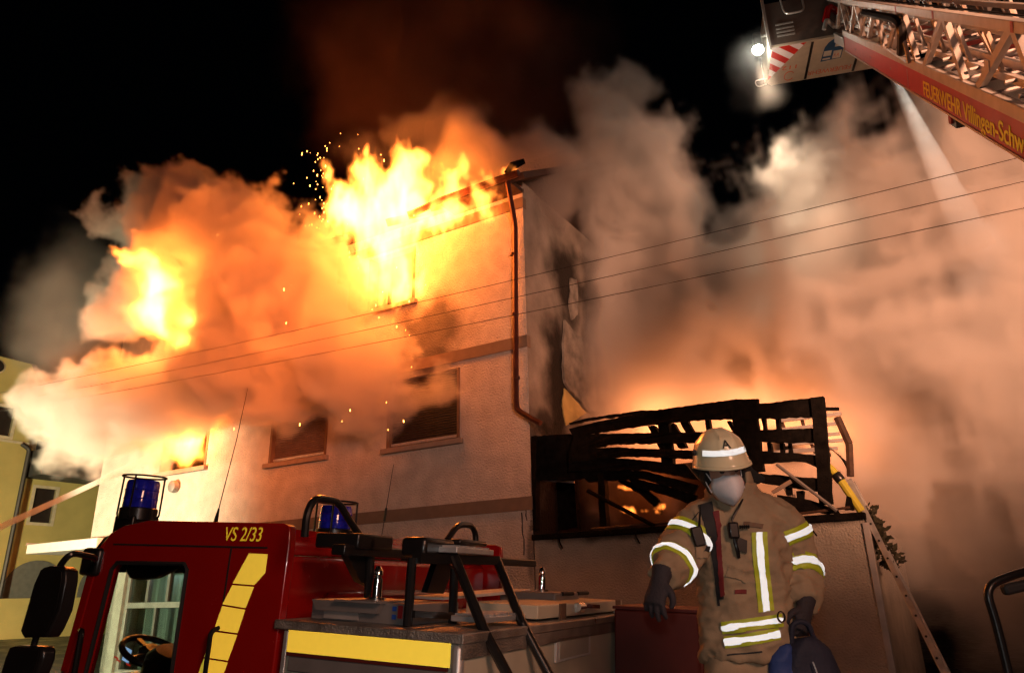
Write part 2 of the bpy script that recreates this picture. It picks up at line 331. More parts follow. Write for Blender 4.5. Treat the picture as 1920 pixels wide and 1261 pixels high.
# roof with eaves, gutter and burnt gap over the window
rf = MB(); ov = 0.5
rf.add([(LX - 0.4, -ov, 9.80), (-5.4, -ov, 9.80), (-5.4, DEP / 2, gz), (LX - 0.4, DEP / 2, gz)], [(0, 1, 2, 3)])
rf.add([(-1.6, -ov, 9.80), (0.3, -ov, 9.80), (0.3, DEP / 2, gz), (-1.6, DEP / 2, gz)], [(0, 1, 2, 3)])
rf.add([(LX - 0.4, DEP / 2, gz), (0.3, DEP / 2, gz), (0.3, DEP + ov, 9.8), (LX - 0.4, DEP + ov, 9.8)], [(0, 1, 2, 3)])
roof = rf.build('roof', MT['rooft'], house, smooth=False); so = roof.modifiers.new('t', 'SOLIDIFY'); so.thickness = 0.12; so.offset = 1
for a, b in ((LX, -5.4), (-1.6, 0)):
    MB().box(a, b, -ov + 0.02, 0.05, 9.70, 9.79).build('soffit', MT['scorch'], house)
for k, x in enumerate(np.linspace(-5.2, -1.8, 7)):
    MB().bar((x, -ov, 9.72), (x + 0.03 * math.sin(k * 3), DEP / 2, gz - 0.1), 0.10, 0.16).build('rafter', MT['char'], house)
MB().tube([(LX - 0.3, -ov - 0.06, 9.72), (-4.9, -ov - 0.06, 9.74), (-3.9, -ov - 0.1, 9.62)], 0.07, 8).build('gutter', MT['char'], house)
MB().tube([(-2.3, -ov - 0.08, 9.66), (-1.5, -ov - 0.06, 9.76), (0.25, -ov - 0.06, 9.76)], 0.07, 8).build('gutter', MT['copper'], house)
dp = [fac(949, 326, -ov - .02), fac(951, 338, -ov + .02), fac(966, 420, -.10), (-0.2, -0.10, 5.55), (-0.18, -0.10, 5.42), (0.12, -0.12, 5.22), (0.28, -0.12, 5.12)]
d = MB().tube(bez(dp, 0.12), 0.05, 10).build('downpipe', MT['copper'], house)
for z in (8.4, 7.2, 6.0):
    MB().lathe([(0.05, -0.02), (0.062, -0.02), (0.062, 0.02), (0.05, 0.02)], (-0.18, -0.10, z), n=12).build('pipe_clip', MT['copper'], d)
MB().tube([(-0.02, -0.5, 9.85), (0.1, -0.5, 10.0), (0.32, -0.45, 10.05)], [0.09, 0.08, 0.05], 8).build('bent_flashing', MT['char'], house)
# windows
def window(hole, shutter=None, drop=1.0, burning=False):
    a, b, c, d = hole
    wdw = MB().box(a - 0.0, a + 0.07, 0.20, 0.29, c, d).box(b - 0.07, b, 0.20, 0.29, c, d).box(a + 0.07, b - 0.07, 0.20, 0.29, c, c + 0.07).box(a + 0.07, b - 0.07, 0.20, 0.29, d - 0.07, d).build('window', MT['scorch'] if burning else MT['jamb'], house)
    MB().box(a - 0.08, b + 0.08, -0.10, 0.06, c - 0.10, c).build('sill', MT['sill'], wdw, bev=0.01)
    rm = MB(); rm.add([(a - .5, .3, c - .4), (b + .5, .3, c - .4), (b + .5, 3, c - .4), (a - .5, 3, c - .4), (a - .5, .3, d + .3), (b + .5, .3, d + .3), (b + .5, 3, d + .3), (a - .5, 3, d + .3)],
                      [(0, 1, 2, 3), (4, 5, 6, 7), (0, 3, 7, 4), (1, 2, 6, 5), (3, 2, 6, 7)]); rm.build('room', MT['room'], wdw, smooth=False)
    MB().box(a - 0.002, a + 0.06, -0.012, 0.2, c, d).build('jamb', MT['jamb'], wdw)
    MB().box(b - 0.06, b + 0.002, -0.012, 0.2, c, d).build('jamb', MT['jamb'], wdw)
    if shutter:
        z = d - (d - c) * drop; sl = MB(); k = 0; h = 0.048
        zz = z + 0.05
        while zz < d - 0.01:
            sag = 0.0
            sl.add([(a + .06, .10, zz), (b - .06, .10, zz), (b - .06, .082, zz + h * .45), (a + .06, .082, zz + h * .45), (b - .06, .10, zz + h * .92), (a + .06, .10, zz + h * .92)], [(0, 1, 2, 3), (3, 2, 4, 5)]); zz += h
        sl.box(a + .06, b - .06, .12, .125, z, d)
        o = sl.build('roller_shutter', shutter, wdw, ang=20); tag(o, kind='stuff')
        MB().box(a + .05, b - .05, .07, .12, z, z + 0.05).build('shutter_rail', MT['alu'], wdw)
    if burning:
        MB().bar((a + .45, .16, c), (a + .47, .18, d - .3), .06, .06, (0, 1, 0)).build('mullion', MT['char'], wdw)
    return wdw
window(W_TOP, burning=True); window(W_LT, burning=True); window(W_LL, burning=True); window(W_TM, burning=True)
window(W_MID, MT['shutter_dark'], 0.96); window(W_LOW, MT['shutter'], 0.96)
# ground floor shop window with a lit room and curtain behind it
a, b, c, d = SHOP
sw = MB().box(a, a + .1, .08, .2, c, d).box(b - .1, b, .08, .2, c, d).box(a + .1, b - .1, .08, .2, c, c + .1).box(a + .1, b - .1, .08, .2, d - .1, d).build('shop_window', MT['laddergrey'], house, bev=.01)
MB().box(a + .1, b - .1, .09, .19, 2.30, 2.42).build('transom', MT['laddergrey'], sw)
for x in (-10.4, -9.65): MB().box(x, x + .09, .09, .19, 2.43, d - .1).build('mullion', MT['greypl'], sw)
MB().box(-10.0, -9.93, .09, .19, c + .1, 2.30).build('mullion', MT['greypl'], sw)
for x0, x1, z0, z1 in ((a + .1, -10.4, 2.42, d - .1), (-10.31, -9.65, 2.42, d - .1), (-9.56, b - .1, 2.42, d - .1), (a + .1, -10.0, c + .1, 2.3), (-9.93, b - .1, c + .1, 2.3)):
    MB().box(x0, x1, .135, .143, z0, z1).build('pane', MT['glass'], sw)
cu = MB(); xs = np.linspace(a + .1, b - .1, 120); cu.v = [(x, .55 + .05 * math.sin(x * 38) + .02 * math.sin(x * 91), z) for x in xs for z in (c, 3.1)]
cu.f = [(2 * i, 2 * i + 2, 2 * i + 3, 2 * i + 1) for i in range(119)]; cu.build('curtain', MT['curtain'], sw)
rm = MB(); rm.box(a - .2, b + .2, .6, 2.4, c - .2, d + .1); rm.build('shop_room', MT['curtain'], sw)
ll = bpy.data.lights.new('shop_lamp', 'AREA'); ll.energy = 3.5; ll.size = 0.6; ll.color = (0.95, 0.98, 1)
lo = bpy.data.objects.new('shop_lamp', ll); col.objects.link(lo); lo.matrix_world = H_MAT @ Matrix.Translation((-9.9, .35, 3.0)); 
# flat canopy over the entrance round the corner
cn = empty('entrance_canopy', H_MAT); tag(cn, 'pale flat concrete canopy jutting out past the left end of the burning house', 'canopy')
MB().box(-14.8, -11.64, -0.55, 1.6, 3.66, 3.90).build('slab', MT['white'], cn, bev=.02)
MB().box(-14.82, -14.78, -0.57, 1.62, 3.86, 3.94).build('edge_trim', MT['sill'], cn)
MB().tube([(-14.5, 1.4, 0.5), (-14.5, 1.4, 3.66)], .06).build('post', MT['pipe'], cn)
# lamp socket / vent on the wall under the left window
vt = MB().lathe([(0.0, 0), (.13, 0), (.15, .05), (.13, .14), (.05, .17)], fac(331, 912), (0, -1, 0), 20).build('wall_vent', MT['greypl'], house)
# cracks
for (p, q) in (((978, 960), (983, 1040)), ((985, 955), (988, 975))):
    A, B = fac(*p, -0.004), fac(*q, -0.004); mb = MB(); pts = []
    for k in range(9):
        t = A.lerp(B, k / 8); pts.append(t + Vector((0.03 * mnoise.noise(t * 9), 0, 0)))
    mb.tube(pts, [0.006 + 0.012 * abs(mnoise.noise(t * 7)) for t in pts], 6); mb.build('wall_crack', MT['room'], house)

# ---- the annex with its burnt-out timber storey
ann = tag(empty('annex', H_MAT), 'low stucco annex with a burnt-out charred timber storey, joined to the burning house', 'annex')
AX = 4.94
m = MB(); m.box(0.02, AX, 0.0, 0.30, -2.0, 3.24); m.box(AX - .3, AX - .001, 0.3, 5.5, -2.0, 3.24); m.box(0.02, AX - .3, 5.2, 5.5, -2, 3.24)
soot(MT['annexw'], [((1.2, 0, 3.3), (2.2, 1, .18), .85), ((4.3, 0, 3.3), (1.2, 1, .15), .8)], nscale=2.2)
m.build('front_wall', MT['annexw'], ann, smooth=False)
MB().box(0.0, AX + .03, -.06, .34, 3.24, 3.33).build('coping', MT['char'], ann, bev=.01)
MB().box(AX - .02, AX + .06, -.04, .06, -2.0, 3.20).build('corner_strip', MT['laddergrey'], ann, bev=.005)
MB().box(0.02, AX - .3, 0.3, 5.2, 2.4, 2.5).build('floor', MT['room'], ann)
MB().box(0.05, 3.1, 1.7, 1.8, 2.45, 4.5).build('charred_inner_wall', MT['room'], ann)
def zz(x, y): return (960 + x / 2.8235, 700 + y / 2.8265)
def board(ptop, pbot, off, name='charred_board', mat=None, thick=.06):
    """burnt board: top edge and bottom edge read as polylines, ragged"""
    top = [fac(*zz(*p), off) for p in ptop]; bot = [fac(*zz(*p), off) for p in pbot]
    def res(pl, n):
        L = [0]; 
        for i in range(1, len(pl)): L.append(L[-1] + (pl[i] - pl[i - 1]).length)
        out = []
        for k in range(n):
            t = L[-1] * k / (n - 1); j = max(i for i in range(len(L)) if L[i] <= t + 1e-9); j = min(j, len(pl) - 2)
            out.append(pl[j].lerp(pl[j + 1], (t - L[j]) / max(L[j + 1] - L[j], 1e-6)))
        return out
    n = max(8, int((top[-1] - top[0]).length / .05)); T, Bt = res(top, n), res(bot, n)
    for i in range(n):
        T[i].z += .012 * mnoise.noise(T[i] * 16); Bt[i].z += .022 * mnoise.noise(Bt[i] * 14 + Vector((0, 9, 0)))
    mb = MB(); poly = [(p.x, p.z) for p in T] + [(p.x, p.z) for p in reversed(Bt)]
    mb.plate([poly], lambda u, v, h: (u, off + h + .012 * mnoise.noise(Vector((u * 5, v * 5, off))), v), thick)
    return mb.build(name, mat or MT['char'], ann, smooth=False)
board([(300, 262), (400, 235), (680, 195), (785, 192)], [(305, 272), (400, 248), (680, 210), (785, 204)], .10)
board([(300, 292), (450, 255), (780, 190), (1190, 135), (1300, 150)], [(320, 330), (480, 308), (700, 275), (1000, 243), (1300, 238)], .06)
board([(1180, 140), (1310, 160), (1590, 126)], [(1180, 240), (1590, 230)], .02)
board([(1190, 135), (1305, 134)], [(1190, 148), (1305, 156)], .12)
board([(330, 325), (470, 318), (1180, 305)], [(300, 420), (530, 374), (1180, 360)], .06)
board([(1210, 300), (1605, 290)], [(1210, 360), (1620, 366)], .02)
board([(300, 400), (540, 390), (920, 405), (1200, 410)], [(300, 470), (600, 438), (930, 450), (1200, 455)], .06)
board([(1280, 408), (1400, 415), (1625, 432)], [(1290, 478), (1540, 462), (1632, 505)], .02)
board([(300, 440), (610, 450), (920, 482)], [(300, 520), (700, 510), (990, 565)], .08)
board([(1300, 528), (1640, 556)], [(1320, 580), (1660, 634)], .02)
board([(340, 510), (700, 515), (985, 590)], [(400, 575), (690, 556), (960, 640)], .12)
board([(600, 545), (800, 590), (980, 645)], [(660, 600), (800, 640), (960, 700)], .16)
board([(1400, 640), (1560, 665), (1720, 716)], [(1420, 700), (1560, 735), (1740, 745)], .02)
board([(128, 330), (300, 320), (420, 330)], [(128, 560), (300, 565), (430, 545)], .16, 'dark_interior_sheet')  # black sheet standing in for the dark interior
board([(128, 560), (330, 565)], [(128, 835), (345, 815)], .9, 'dark_interior_sheet')  # second black sheet, put where the interior is only dark
board([(580, 560), (690, 590), (770, 660), (795, 700)], [(560, 570), (680, 640), (745, 700), (785, 742)], .3, 'hanging_board')
def post(p, q, w0, off, name='charred_post', d=.14):
    A, B = fac(*zz(*p), off), fac(*zz(*q), off); mb = MB(); pts = []; n = 10
    for k in range(n):
        t = A.lerp(B, k / (n - 1)); pts.append(t)
    L = [(p_.x - w0 / 2 + .02 * mnoise.noise(p_ * 5), p_.z) for p_ in pts]; Rr = [(p_.x + w0 / 2 + .02 * mnoise.noise(p_ * 5 + Vector((5, 5, 5))), p_.z) for p_ in reversed(pts)]
    mb.plate([L + Rr], lambda u, v, h: (u, off + h, v), d); return mb.build(name, MT['char'], ann, smooth=False)
post((1615, 123), (1660, 690), .17, -.03); post((1225, 190), (1262, 520), .36, .02); post((800, 250), (822, 480), .18, .14)
post((468, 530), (482, 822), .12, .02); post((1460, 600), (1462, 640), .08, .1); post((1522, 620), (1527, 735), .08, .02); post((115, 330), (110, 830), .10, .0)
post((735, 275), (770, 340), .12, .3, 'rafter'); post((835, 265), (900, 390), .14, .34, 'rafter'); post((905, 245), (940, 310), .12, .3, 'rafter'); post((1030, 240), (1042, 300), .08, .3, 'rafter')
post((1330, 235), (1337, 300), .05, .25, 'rafter'); post((1405, 230), (1410, 300), .05, .25, 'rafter'); post((1358, 365), (1362, 420), .045, .25, 'rafter'); post((1425, 365), (1428, 420), .045, .25, 'rafter'); post((1468, 365), (1472, 420), .045, .25, 'rafter'); post((780, 365), (800, 400), .10, .3, 'rafter'); post((1145, 250), (1170, 300), .06, .3, 'rafter')
def rod(p, q, r, off, mat, name, off2=None):
    return MB().tube([fac(*zz(*p), off), fac(*zz(*q), off if off2 is None else off2)], r, 6).build(name, mat, ann)
rod((400, 620), (755, 806), .035, -.02, MT['char'], 'fallen_lath'); rod((1400, 480), (1720, 726), .025, -.1, MT['greypl'], 'fallen_lath'); rod((1378, 630), (1478, 570), .03, -.1, MT['sill'], 'fallen_lath')
rod((130, 562), (330, 575), .02, .3, MT['greypl'], 'fallen_lath'); rod((420, 825), (870, 785), .03, .0, MT['scorch'], 'rail'); rod((1500, 745), (1790, 708), .02, -.02, MT['scorch'], 'rail')
board([(1770, 645), (1790, 650)], [(1760, 722), (1810, 718)], -.02, 'charred_stump', thick=.1)
for x, y in ((258, 850), (1585, 770), (662, 820)):
    A = fac(*zz(x, y), -.05); MB().tube(bez([A, A + Vector((-.03, -.02, -.1)), A + Vector((.04, -.03, -.22))], .06), .012, 6).build('gutter_hook', MT['char'], ann)
# the frame of the shed behind, still glowing
for k, (p, q) in enumerate((((1640, 188), (1732, 187)), ((1420, 250), (1745, 212)), ((1400, 300), (1740, 262)), ((1560, 330), (1735, 318)), ((1440, 375), (1752, 352)), ((1480, 408), (1725, 395)), ((1440, 440), (1690, 430)), ((1330, 420), (1610, 405)))):
    MB().bar(fac(*zz(*p), 1.6), fac(*zz(*q), 1.6), .05, .05).build('roof_lath', MT['laddergrey'] if k else MT['char'], ann)
for p, q in (((1270, 240), (1290, 300)), ((1420, 235), (1445, 300)), ((1530, 225), (1550, 300)), ((1470, 380), (1500, 440)), ((1580, 360), (1610, 430)), ((1410, 540), (1490, 690)), ((1490, 640), (1500, 720))):
    MB().bar(fac(*zz(*p), 1.7), fac(*zz(*q), 1.7), .05, .05).build('roof_lath', MT['scorch'], ann)
rod((1722, 232), (1785, 372), .06, 1.0, MT['scorch'], 'bent_pole'); rod((1785, 372), (1792, 545), .055, 1.0, MT['scorch'], 'bent_pole')
for k in range(5):
    rod((1690 + k * 12, 400 + 8 * k), (1775, 470 + 9 * k), .008, 1.1, MT['scorch'], 'hanging_wire')

# ---- the yellow house across the side street
yh = tag(empty('yellow_house', H_MAT), 'pale yellow rendered house with a dark balcony across the side street', 'house')
def ys(x, y): return sidew(x, y, -21.0)
m = MB(); yf = lambda u, v, h: (-21.0 - h, u, v)
wall_with_holes(m, -7.0, 1.84, -1.0, 9.74, [(0.62 - .9, 1.21, 7.8, 8.75)], 0, .2, yf)
m.add([(-21, -7, 9.74), (-21, 1.84, 9.74), (-21, 1.42, 10.42), (-21, -7, 10.6)], [(0, 1, 2, 3)])
m.add([(-21, 1.84, -1), (-21.5, 1.84, -1), (-21.5, 1.84, 9.74), (-21, 1.84, 9.74)], [(0, 1, 2, 3)])
wall_with_holes(m, 1.84, 14.0, -1.0, 8.4, [(2.55, 3.25, 5.1, 6.26), (5.6, 6.4, 5.1, 6.26), (2.3, 4.4, 6.7, 7.9)], 0, .2, lambda u, v, h: (-21.4 - h, u, v))
m.build('wall', MT['yellow'], yh, smooth=False)
MB().add([(-20.8, -7, 10.55), (-20.8, 1.5, 10.38), (-24, 1.5, 11.4), (-24, -7, 11.6), (-20.8, 2.05, 9.6), (-24, 2.05, 9.7)], [(0, 1, 2, 3), (1, 4, 5, 2)]).build('roof', MT['rooft'], yh, smooth=False)
MB().add([(-20.9, 1.8, 8.35), (-20.9, 14, 8.35), (-25, 14, 11), (-25, 1.8, 11)], [(0, 1, 2, 3)]).build('roof', MT['rooft'], yh, smooth=False)
MB().box(-21.6, -20.96, -7, 1.86, 7.60, 7.68).build('string_course', MT['ytrim'], yh)
ov = MB(); ov.v = [(-21.02, .18 + .52 * math.cos(t), 10.08 + .34 * math.sin(t)) for t in np.linspace(0, 2 * math.pi, 25)[:-1]] + [(-20.97, .18 + .42 * math.cos(t), 10.08 + .27 * math.sin(t)) for t in np.linspace(0, 2 * math.pi, 25)[:-1]]
ov.f = [(k, (k + 1) % 24, (k + 1) % 24 + 24, k + 24) for k in range(24)]; o = ov.build('oval_window', MT['ytrim'], yh)
MB().add([(-20.985, .18 + .42 * math.cos(t), 10.08 + .27 * math.sin(t)) for t in np.linspace(0, 2 * math.pi, 25)[:-1]], [tuple(range(24))]).build('pane', MT['ydark'], o)
def ywin(u0, u1, z0, z1, X):
    f = MB().box(X - .14, X + .03, u0 - .1, u0, z0 - .1, z1 + .1).box(X - .14, X + .03, u1, u1 + .1, z0 - .1, z1 + .1).box(X - .14, X + .03, u0, u1, z0 - .1, z0).box(X - .14, X + .03, u0, u1, z1, z1 + .1).build('window', MT['ytrim'], yh)
    MB().box(X - .12, X - .1, u0, u1, z0, z1).build('pane', MT['ydark'], f)
ywin(-.28, 1.21, 7.8, 8.75, -21.0); ywin(2.55, 3.25, 5.1, 6.26, -21.4); ywin(5.6, 6.4, 5.1, 6.26, -21.4)
bl = MB().box(-21.38, -20.2, 2.05, 8.0, 6.55, 6.72).box(-20.26, -20.2, 2.05, 8.0, 6.72, 7.45).box(-21.38, -20.26, 2.05, 2.11, 6.72, 7.45).build('balcony', MT['ygrey'], yh)
MB().box(-21.6, -21.5, 2.3, 4.4, 6.72, 7.9).build('balcony_door', MT['ydark'], bl)
MB().tube(bez([(-20.93, 1.6, 7.6), (-20.9, 1.86, 7.45), (-20.92, 1.86, -.5)], .1), .07, 8).build('downpipe', MT['pipe'], yh)
for c0, rr in ((1.0, .75), (3.1, 1.0), (5.6, 1.0), (8.2, 1.0)):
    ar = MB(); pts = [(c0 - rr, .2)] + [(c0 + rr * math.cos(t), 2.9 + rr * .95 * math.sin(t)) for t in np.linspace(math.pi, 0, 16)] + [(c0 + rr, .2)]
    ar.plate([pts], lambda u, v, h, X=(-20.93 if c0 < 1.5 else -21.35): (X - h, u, v), .05); ar.build('archway', MT['arch'], yh)
MB().box(-20.6, -20.2, 1.0, 14, -.5, 2.62).build('forecourt_wall', MT['yellow'], yh)
# ================================================================== the fire truck
truck = tag(empty('fire_truck', T_MAT), 'red fire truck with yellow reflective stripes and blue beacons parked before the house', 'fire truck')
def TB(t0, t1, l0, l1, u0, u1): return MB().box(t0, t1, -l1, -l0, u0, u1)
def V(t, l, u): return Vector((t, -l, u))
CW = 2.38                                                         # cab width
prof = [(.985, -1.45), (.975, .34), (.985, .425), (1.03, .44), (2.0, .452), (2.18, .425), (2.29, .38), (2.365, .30), (2.405, .22), (2.44, -.035), (2.468, -.356), (2.50, -1.0), (2.50, -1.45)]
winh = [(1.635, .205), (1.66, .232), (2.18, .225), (2.214, .19), (2.262, -.36), (2.23, -.40), (1.65, -.34), (1.624, -.31)]
for nm, l in (('cab_side', 0.0), ('cab_side', CW - .05)):
    cs = MB().plate([prof, winh], lambda u, v, h, l=l: (u, -(l + h), v), .05).build(nm, MT['red'], truck, bev=.008)
    if l == 0: near_side = cs
rp = [(1.12, .30), (1.14, .385), (1.25, .43), (2.0, .448), (2.18, .42), (2.29, .375), (2.36, .30)]
ro = MB()
for a, b in zip(rp, rp[1:]):
    ro.add([V(a[0], .03, a[1]), V(b[0], .03, b[1]), V(b[0], CW - .03, b[1]), V(a[0], CW - .03, a[1])], [(0, 1, 2, 3)])
o = ro.build('cab_roof', MT['red'], truck, weld=True, ang=60); s_ = o.modifiers.new('t', 'SOLIDIFY'); s_.thickness = .04; s_.offset = -1
TB(1.10, 1.16, .06, CW - .06, -1.45, .29).build('cab_rear_wall', MT['red'], truck, bev=.05)
TB(1.02, 1.10, .45, CW - .5, -.6, .12).build('rear_panel', MT['red'], truck, bev=.03)
# windscreen, far pillar, visor over it
for l in (.0, CW - .09):
    MB().plate([[(2.30, .36), (2.40, .26), (2.47, -.36), (2.40, -.36), (2.335, .2)]], lambda u, v, h, l=l: (u, -(l - .004 + h), v), .098).build('windscreen_pillar', MT['red'], truck, bev=.015)
MB().add([V(2.385, .09, .25), V(2.385, CW - .09, .25), V(2.45, CW - .09, -.38), V(2.45, .09, -.38)], [(0, 1, 2, 3)]).build('windscreen', MT['glass'], truck)
MB().plate([[(2.25, .40), (2.38, .36), (2.46, .27), (2.50, .17), (2.485, .165), (2.43, .25), (2.36, .32), (2.26, .36)]], lambda u, v, h: (u, -(.03 + h), v), CW - .06).build('sun_visor', MT['black'], truck, bev=.008)
TB(2.30, 2.52, .02, CW - .02, -1.45, -.40).build('cab_front', MT['red'], truck, bev=.03)
sw_ = MB().plate([winh], lambda u, v, h: (u, -(.022 + h), v), .005).build('side_window', MT['glass'], truck)
MB().plate([winh], lambda u, v, h: (u, -(CW - .03 + h), v), .005).build('side_window', MT['glass'], truck)
# black rubber round the near side window, and the blind folded at its top
k = []; n_ = len(winh)
MB().tube([V(u, -.002, v) for u, v in winh], .012, 6, closed=True).build('window_seal', MT['rubber'], sw_)
vi = MB(); vp = [(2.235, .24), (2.24, .18), (2.20, .145), (2.12, .135), (2.0, .15), (1.90, .19), (1.84, .235)]
vi.plate([vp], lambda u, v, h: (u, -(.10 + h), v), .06); vi.build('inner_sun_blind', MT['black'], truck, bev=.02)
# dark strip painted as the shadow line under the roof edge, and door joints
TB(1.11, 2.24, -.004, .01, .318, .326).build('roof_shadow_line', MT['rubber'], truck)
TB(1.345, 1.353, -.003, .01, -1.4, .315).build('door_joint', MT['rubber'], truck)
MB().tube(bez([V(2.33, -.03, -.13), V(2.29, -.05, -.13), V(2.28, -.05, -.42)], .04), .015, 8).build('grab_handle', MT['black'], truck)
MB().tube(bez([V(1.352, .0, -.06), V(1.352, -.05, -.07), V(1.345, -.05, -.5)], .03), .011, 8).build('grab_handle', MT['black'], truck)
# slanted yellow reflective stripe cut into blocks
sp = [(1.222, .297, 1.099, .296), (1.302, .145, 1.160, .142), (1.350, .045, 1.196, .035), (1.382, -.075, 1.225, -.08), (1.420, -.20, 1.262, -.205), (1.46, -.33, 1.30, -.34), (1.5, -.5, 1.34, -.5)]
for i in range(len(sp) - 1):
    a, b = sp[i], sp[i + 1]; q = .004
    poly = [(a[0], a[1] - q), (a[2], a[3] - q)] + ([(1.100, .204)] if i == 0 else []) + [(b[2], b[3] + q), (b[0], b[1] + q)]
    MB().plate([poly], lambda u, v, h: (u, .003 + h, v), .002).build('reflective_stripe', MT['ry'], truck, smooth=False)
text('lettering', 'VS 2/33', .098, MT['rl'], truck, V(1.412, -.004, .352), (-1, 0, 0), (0, 0, 1), shear=.18, fit=.25)
# interior: dashboard, wheel, seat
TB(2.10, 2.40, .1, CW - .1, -.9, -.37).build('dashboard', MT['black'], truck, bev=.06)
binn = MB().lathe([(.0, 0), (.2, 0), (.2, .1), (.16, .14), (0, .15)], V(2.15, .5, -.40), (-.25, 0, 1), 20).build('instrument_binnacle', MT['black'], truck)
sx = tside(238, 1227, .42)
MB().obox(sx, (.03, 0, .008), (0, .001, 0), (-.006, 0, .036)).build('lit_display', MT['screen'], truck)
for dx, dz in ((.085, -.02), (-.03, -.05), (.06, -.035)): MB().obox(sx + Vector((dx, .003, dz)), (.018, 0, .004), (0, .001, 0), (0, 0, .004)).build('warning_light', MT['dashred'], truck)
whc = Vector(tside(285, 1222, .5)); ax_ = Vector((-.45, .0, 1)).normalized(); u1 = Vector((0, 1, 0)); u2 = ax_.cross(u1)
wh = MB().tube([whc + (u1 * math.cos(t) + u2 * math.sin(t)) * .175 for t in np.linspace(0, 2 * math.pi, 37)[:-1]], .018, 8, closed=True).build('steering_wheel', MT['black'], truck)
MB().lathe([(0, -.05), (.07, -.05), (.08, .0), (.05, .03), (0, .03)], whc, ax_, 16).build('wheel_hub', MT['black'], wh)
for t in (0.2, 2.9, 4.7): MB().bar(whc, whc + (u1 * math.cos(t) + u2 * math.sin(t)) * .165, .03, .015).build('spoke', MT['black'], wh)
for l in (.35, 1.5): TB(1.25, 1.4, l, l + .5, -.9, .0).build('seat_back', MT['rubber'], truck, bev=.06)
# mirrors
mL = -.33
def ms(x, y): return tside(x / 3, 860 + y / 3, mL)
MB().tube(bez([V(2.40, .02, .22), Vector(ms(540, 520)) * .5 + V(2.38, .0, .22) * .5, ms(400, 525), ms(335, 600), ms(330, 640)], .05), .016, 8).build('mirror_arm', MT['black'], truck)
TB(2.31, 2.46, -.03, .05, .15, .30).build('mirror_bracket', MT['black'], truck, bev=.02)
def mirror(pts, nm):
    q = [ms(*p) for p in pts]; mb = MB().plate([[(p.x, p.z) for p in q]], lambda u, v, h: (u - (h * .25), -(mL + h * 1.0 - .05), v), .065)
    b = mb.build(nm, MT['black'], truck, bev=.02)
    c = sum(q, Vector()) / len(q); MB().plate([[(c.x + (p.x - c.x) * .9, c.z + (p.z - c.z) * .93) for p in q]], lambda u, v, h: (u + .004, -(mL - .056 + h), v), .003).build('rear_shell', MT['black'], b)
    return b
mirror([(290, 612), (330, 600), (395, 606), (418, 625), (415, 690), (385, 850), (335, 960), (310, 998), (190, 1002), (172, 975), (205, 860), (250, 700)], 'mirror')
mirror([(115, 1052), (150, 1042), (280, 1050), (294, 1070), (285, 1130), (255, 1210), (60, 1210), (90, 1110)], 'mirror')
MB().tube([ms(205, 990), ms(185, 1060)], .016, 8).build('mirror_arm', MT['black'], truck)
# beacons in wire guards
def beacon(c, r, h, guard_r):
    c = Vector(c)
    b = MB().lathe([(r * 1.0, 0), (r, h * .08), (r * .97, h * .9), (r * .9, h), (0, h)], c + Vector((0, 0, .05)), n=28).build('beacon', MT['blue'], truck)
    MB().lathe([(r * 1.12, -.02), (r * 1.12, .05), (r * 1.0, .058), (0, .058)], c, n=28).build('beacon_base', MT['black'], b)
    for z in (h * .32, h * .62): MB().lathe([(r * .985, 0), (r * 1.015, .006), (r * .985, .012)], c + Vector((0, 0, .05 + z)), n=28).build('lens_ring', MT['blue'], b)
    MB().tube([c + Vector((guard_r * math.cos(t), guard_r * math.sin(t), h + .075)) for t in np.linspace(0, 2 * math.pi, 33)[:-1]], .007, 6, closed=True).build('guard_ring', MT['black'], b)
    for k in range(4):
        t = k * math.pi / 2 + .5; e = Vector((math.cos(t), math.sin(t), 0)) * guard_r
        MB().tube(bez([c + e + Vector((0, 0, h + .075)), c + e * 1.02 + Vector((0, 0, .0)), c + e * .6 + Vector((0, 0, -.03))], .02), .0065, 6).build('guard_wire', MT['black'], b)
    return b
bc = tside(258, 968, .55); beacon(bc, .105, .185, .135)
TB(bc.x - .09, bc.x + .09, .45, .65, .40, bc.z - .0).build('beacon_foot', MT['black'], truck, bev=.01)
bc2 = trear(626, 1008, 1.55); beacon(bc2, .105, .15, .13)
TB(bc2.x - .08, bc2.x + .08, -bc2.y - .09, -bc2.y + .09, .40, bc2.z).build('beacon_foot', MT['black'], truck)
# whip antennas
A = tside(404, 979, .9); T_ = tside(465, 725, .9)
MB().tube([Vector((A.x, A.y, .44)), A, A.lerp(T_, .1)], [.022, .016, .006], 8).build('antenna_base', MT['black'], truck); MB().tube([A.lerp(T_, .1), A.lerp(T_, .6) + Vector((-.012, 0, 0)), T_], [.0035, .003, .002], 6).build('antenna', MT['black'], truck)
A = trear(714, 1014, 1.4); T_ = trear(738, 870, 1.4)
MB().tube([Vector((A.x, A.y, .38)), A, A.lerp(T_, .25)], .003, 6).build('antenna', MT['black'], truck); MB().tube([A.lerp(T_, .25), A.lerp(T_, .42)], .009, 6).build('antenna_coil', MT['black'], truck); MB().tube([A.lerp(T_, .42), T_], [.003, .002], 6).build('antenna', MT['black'], truck)
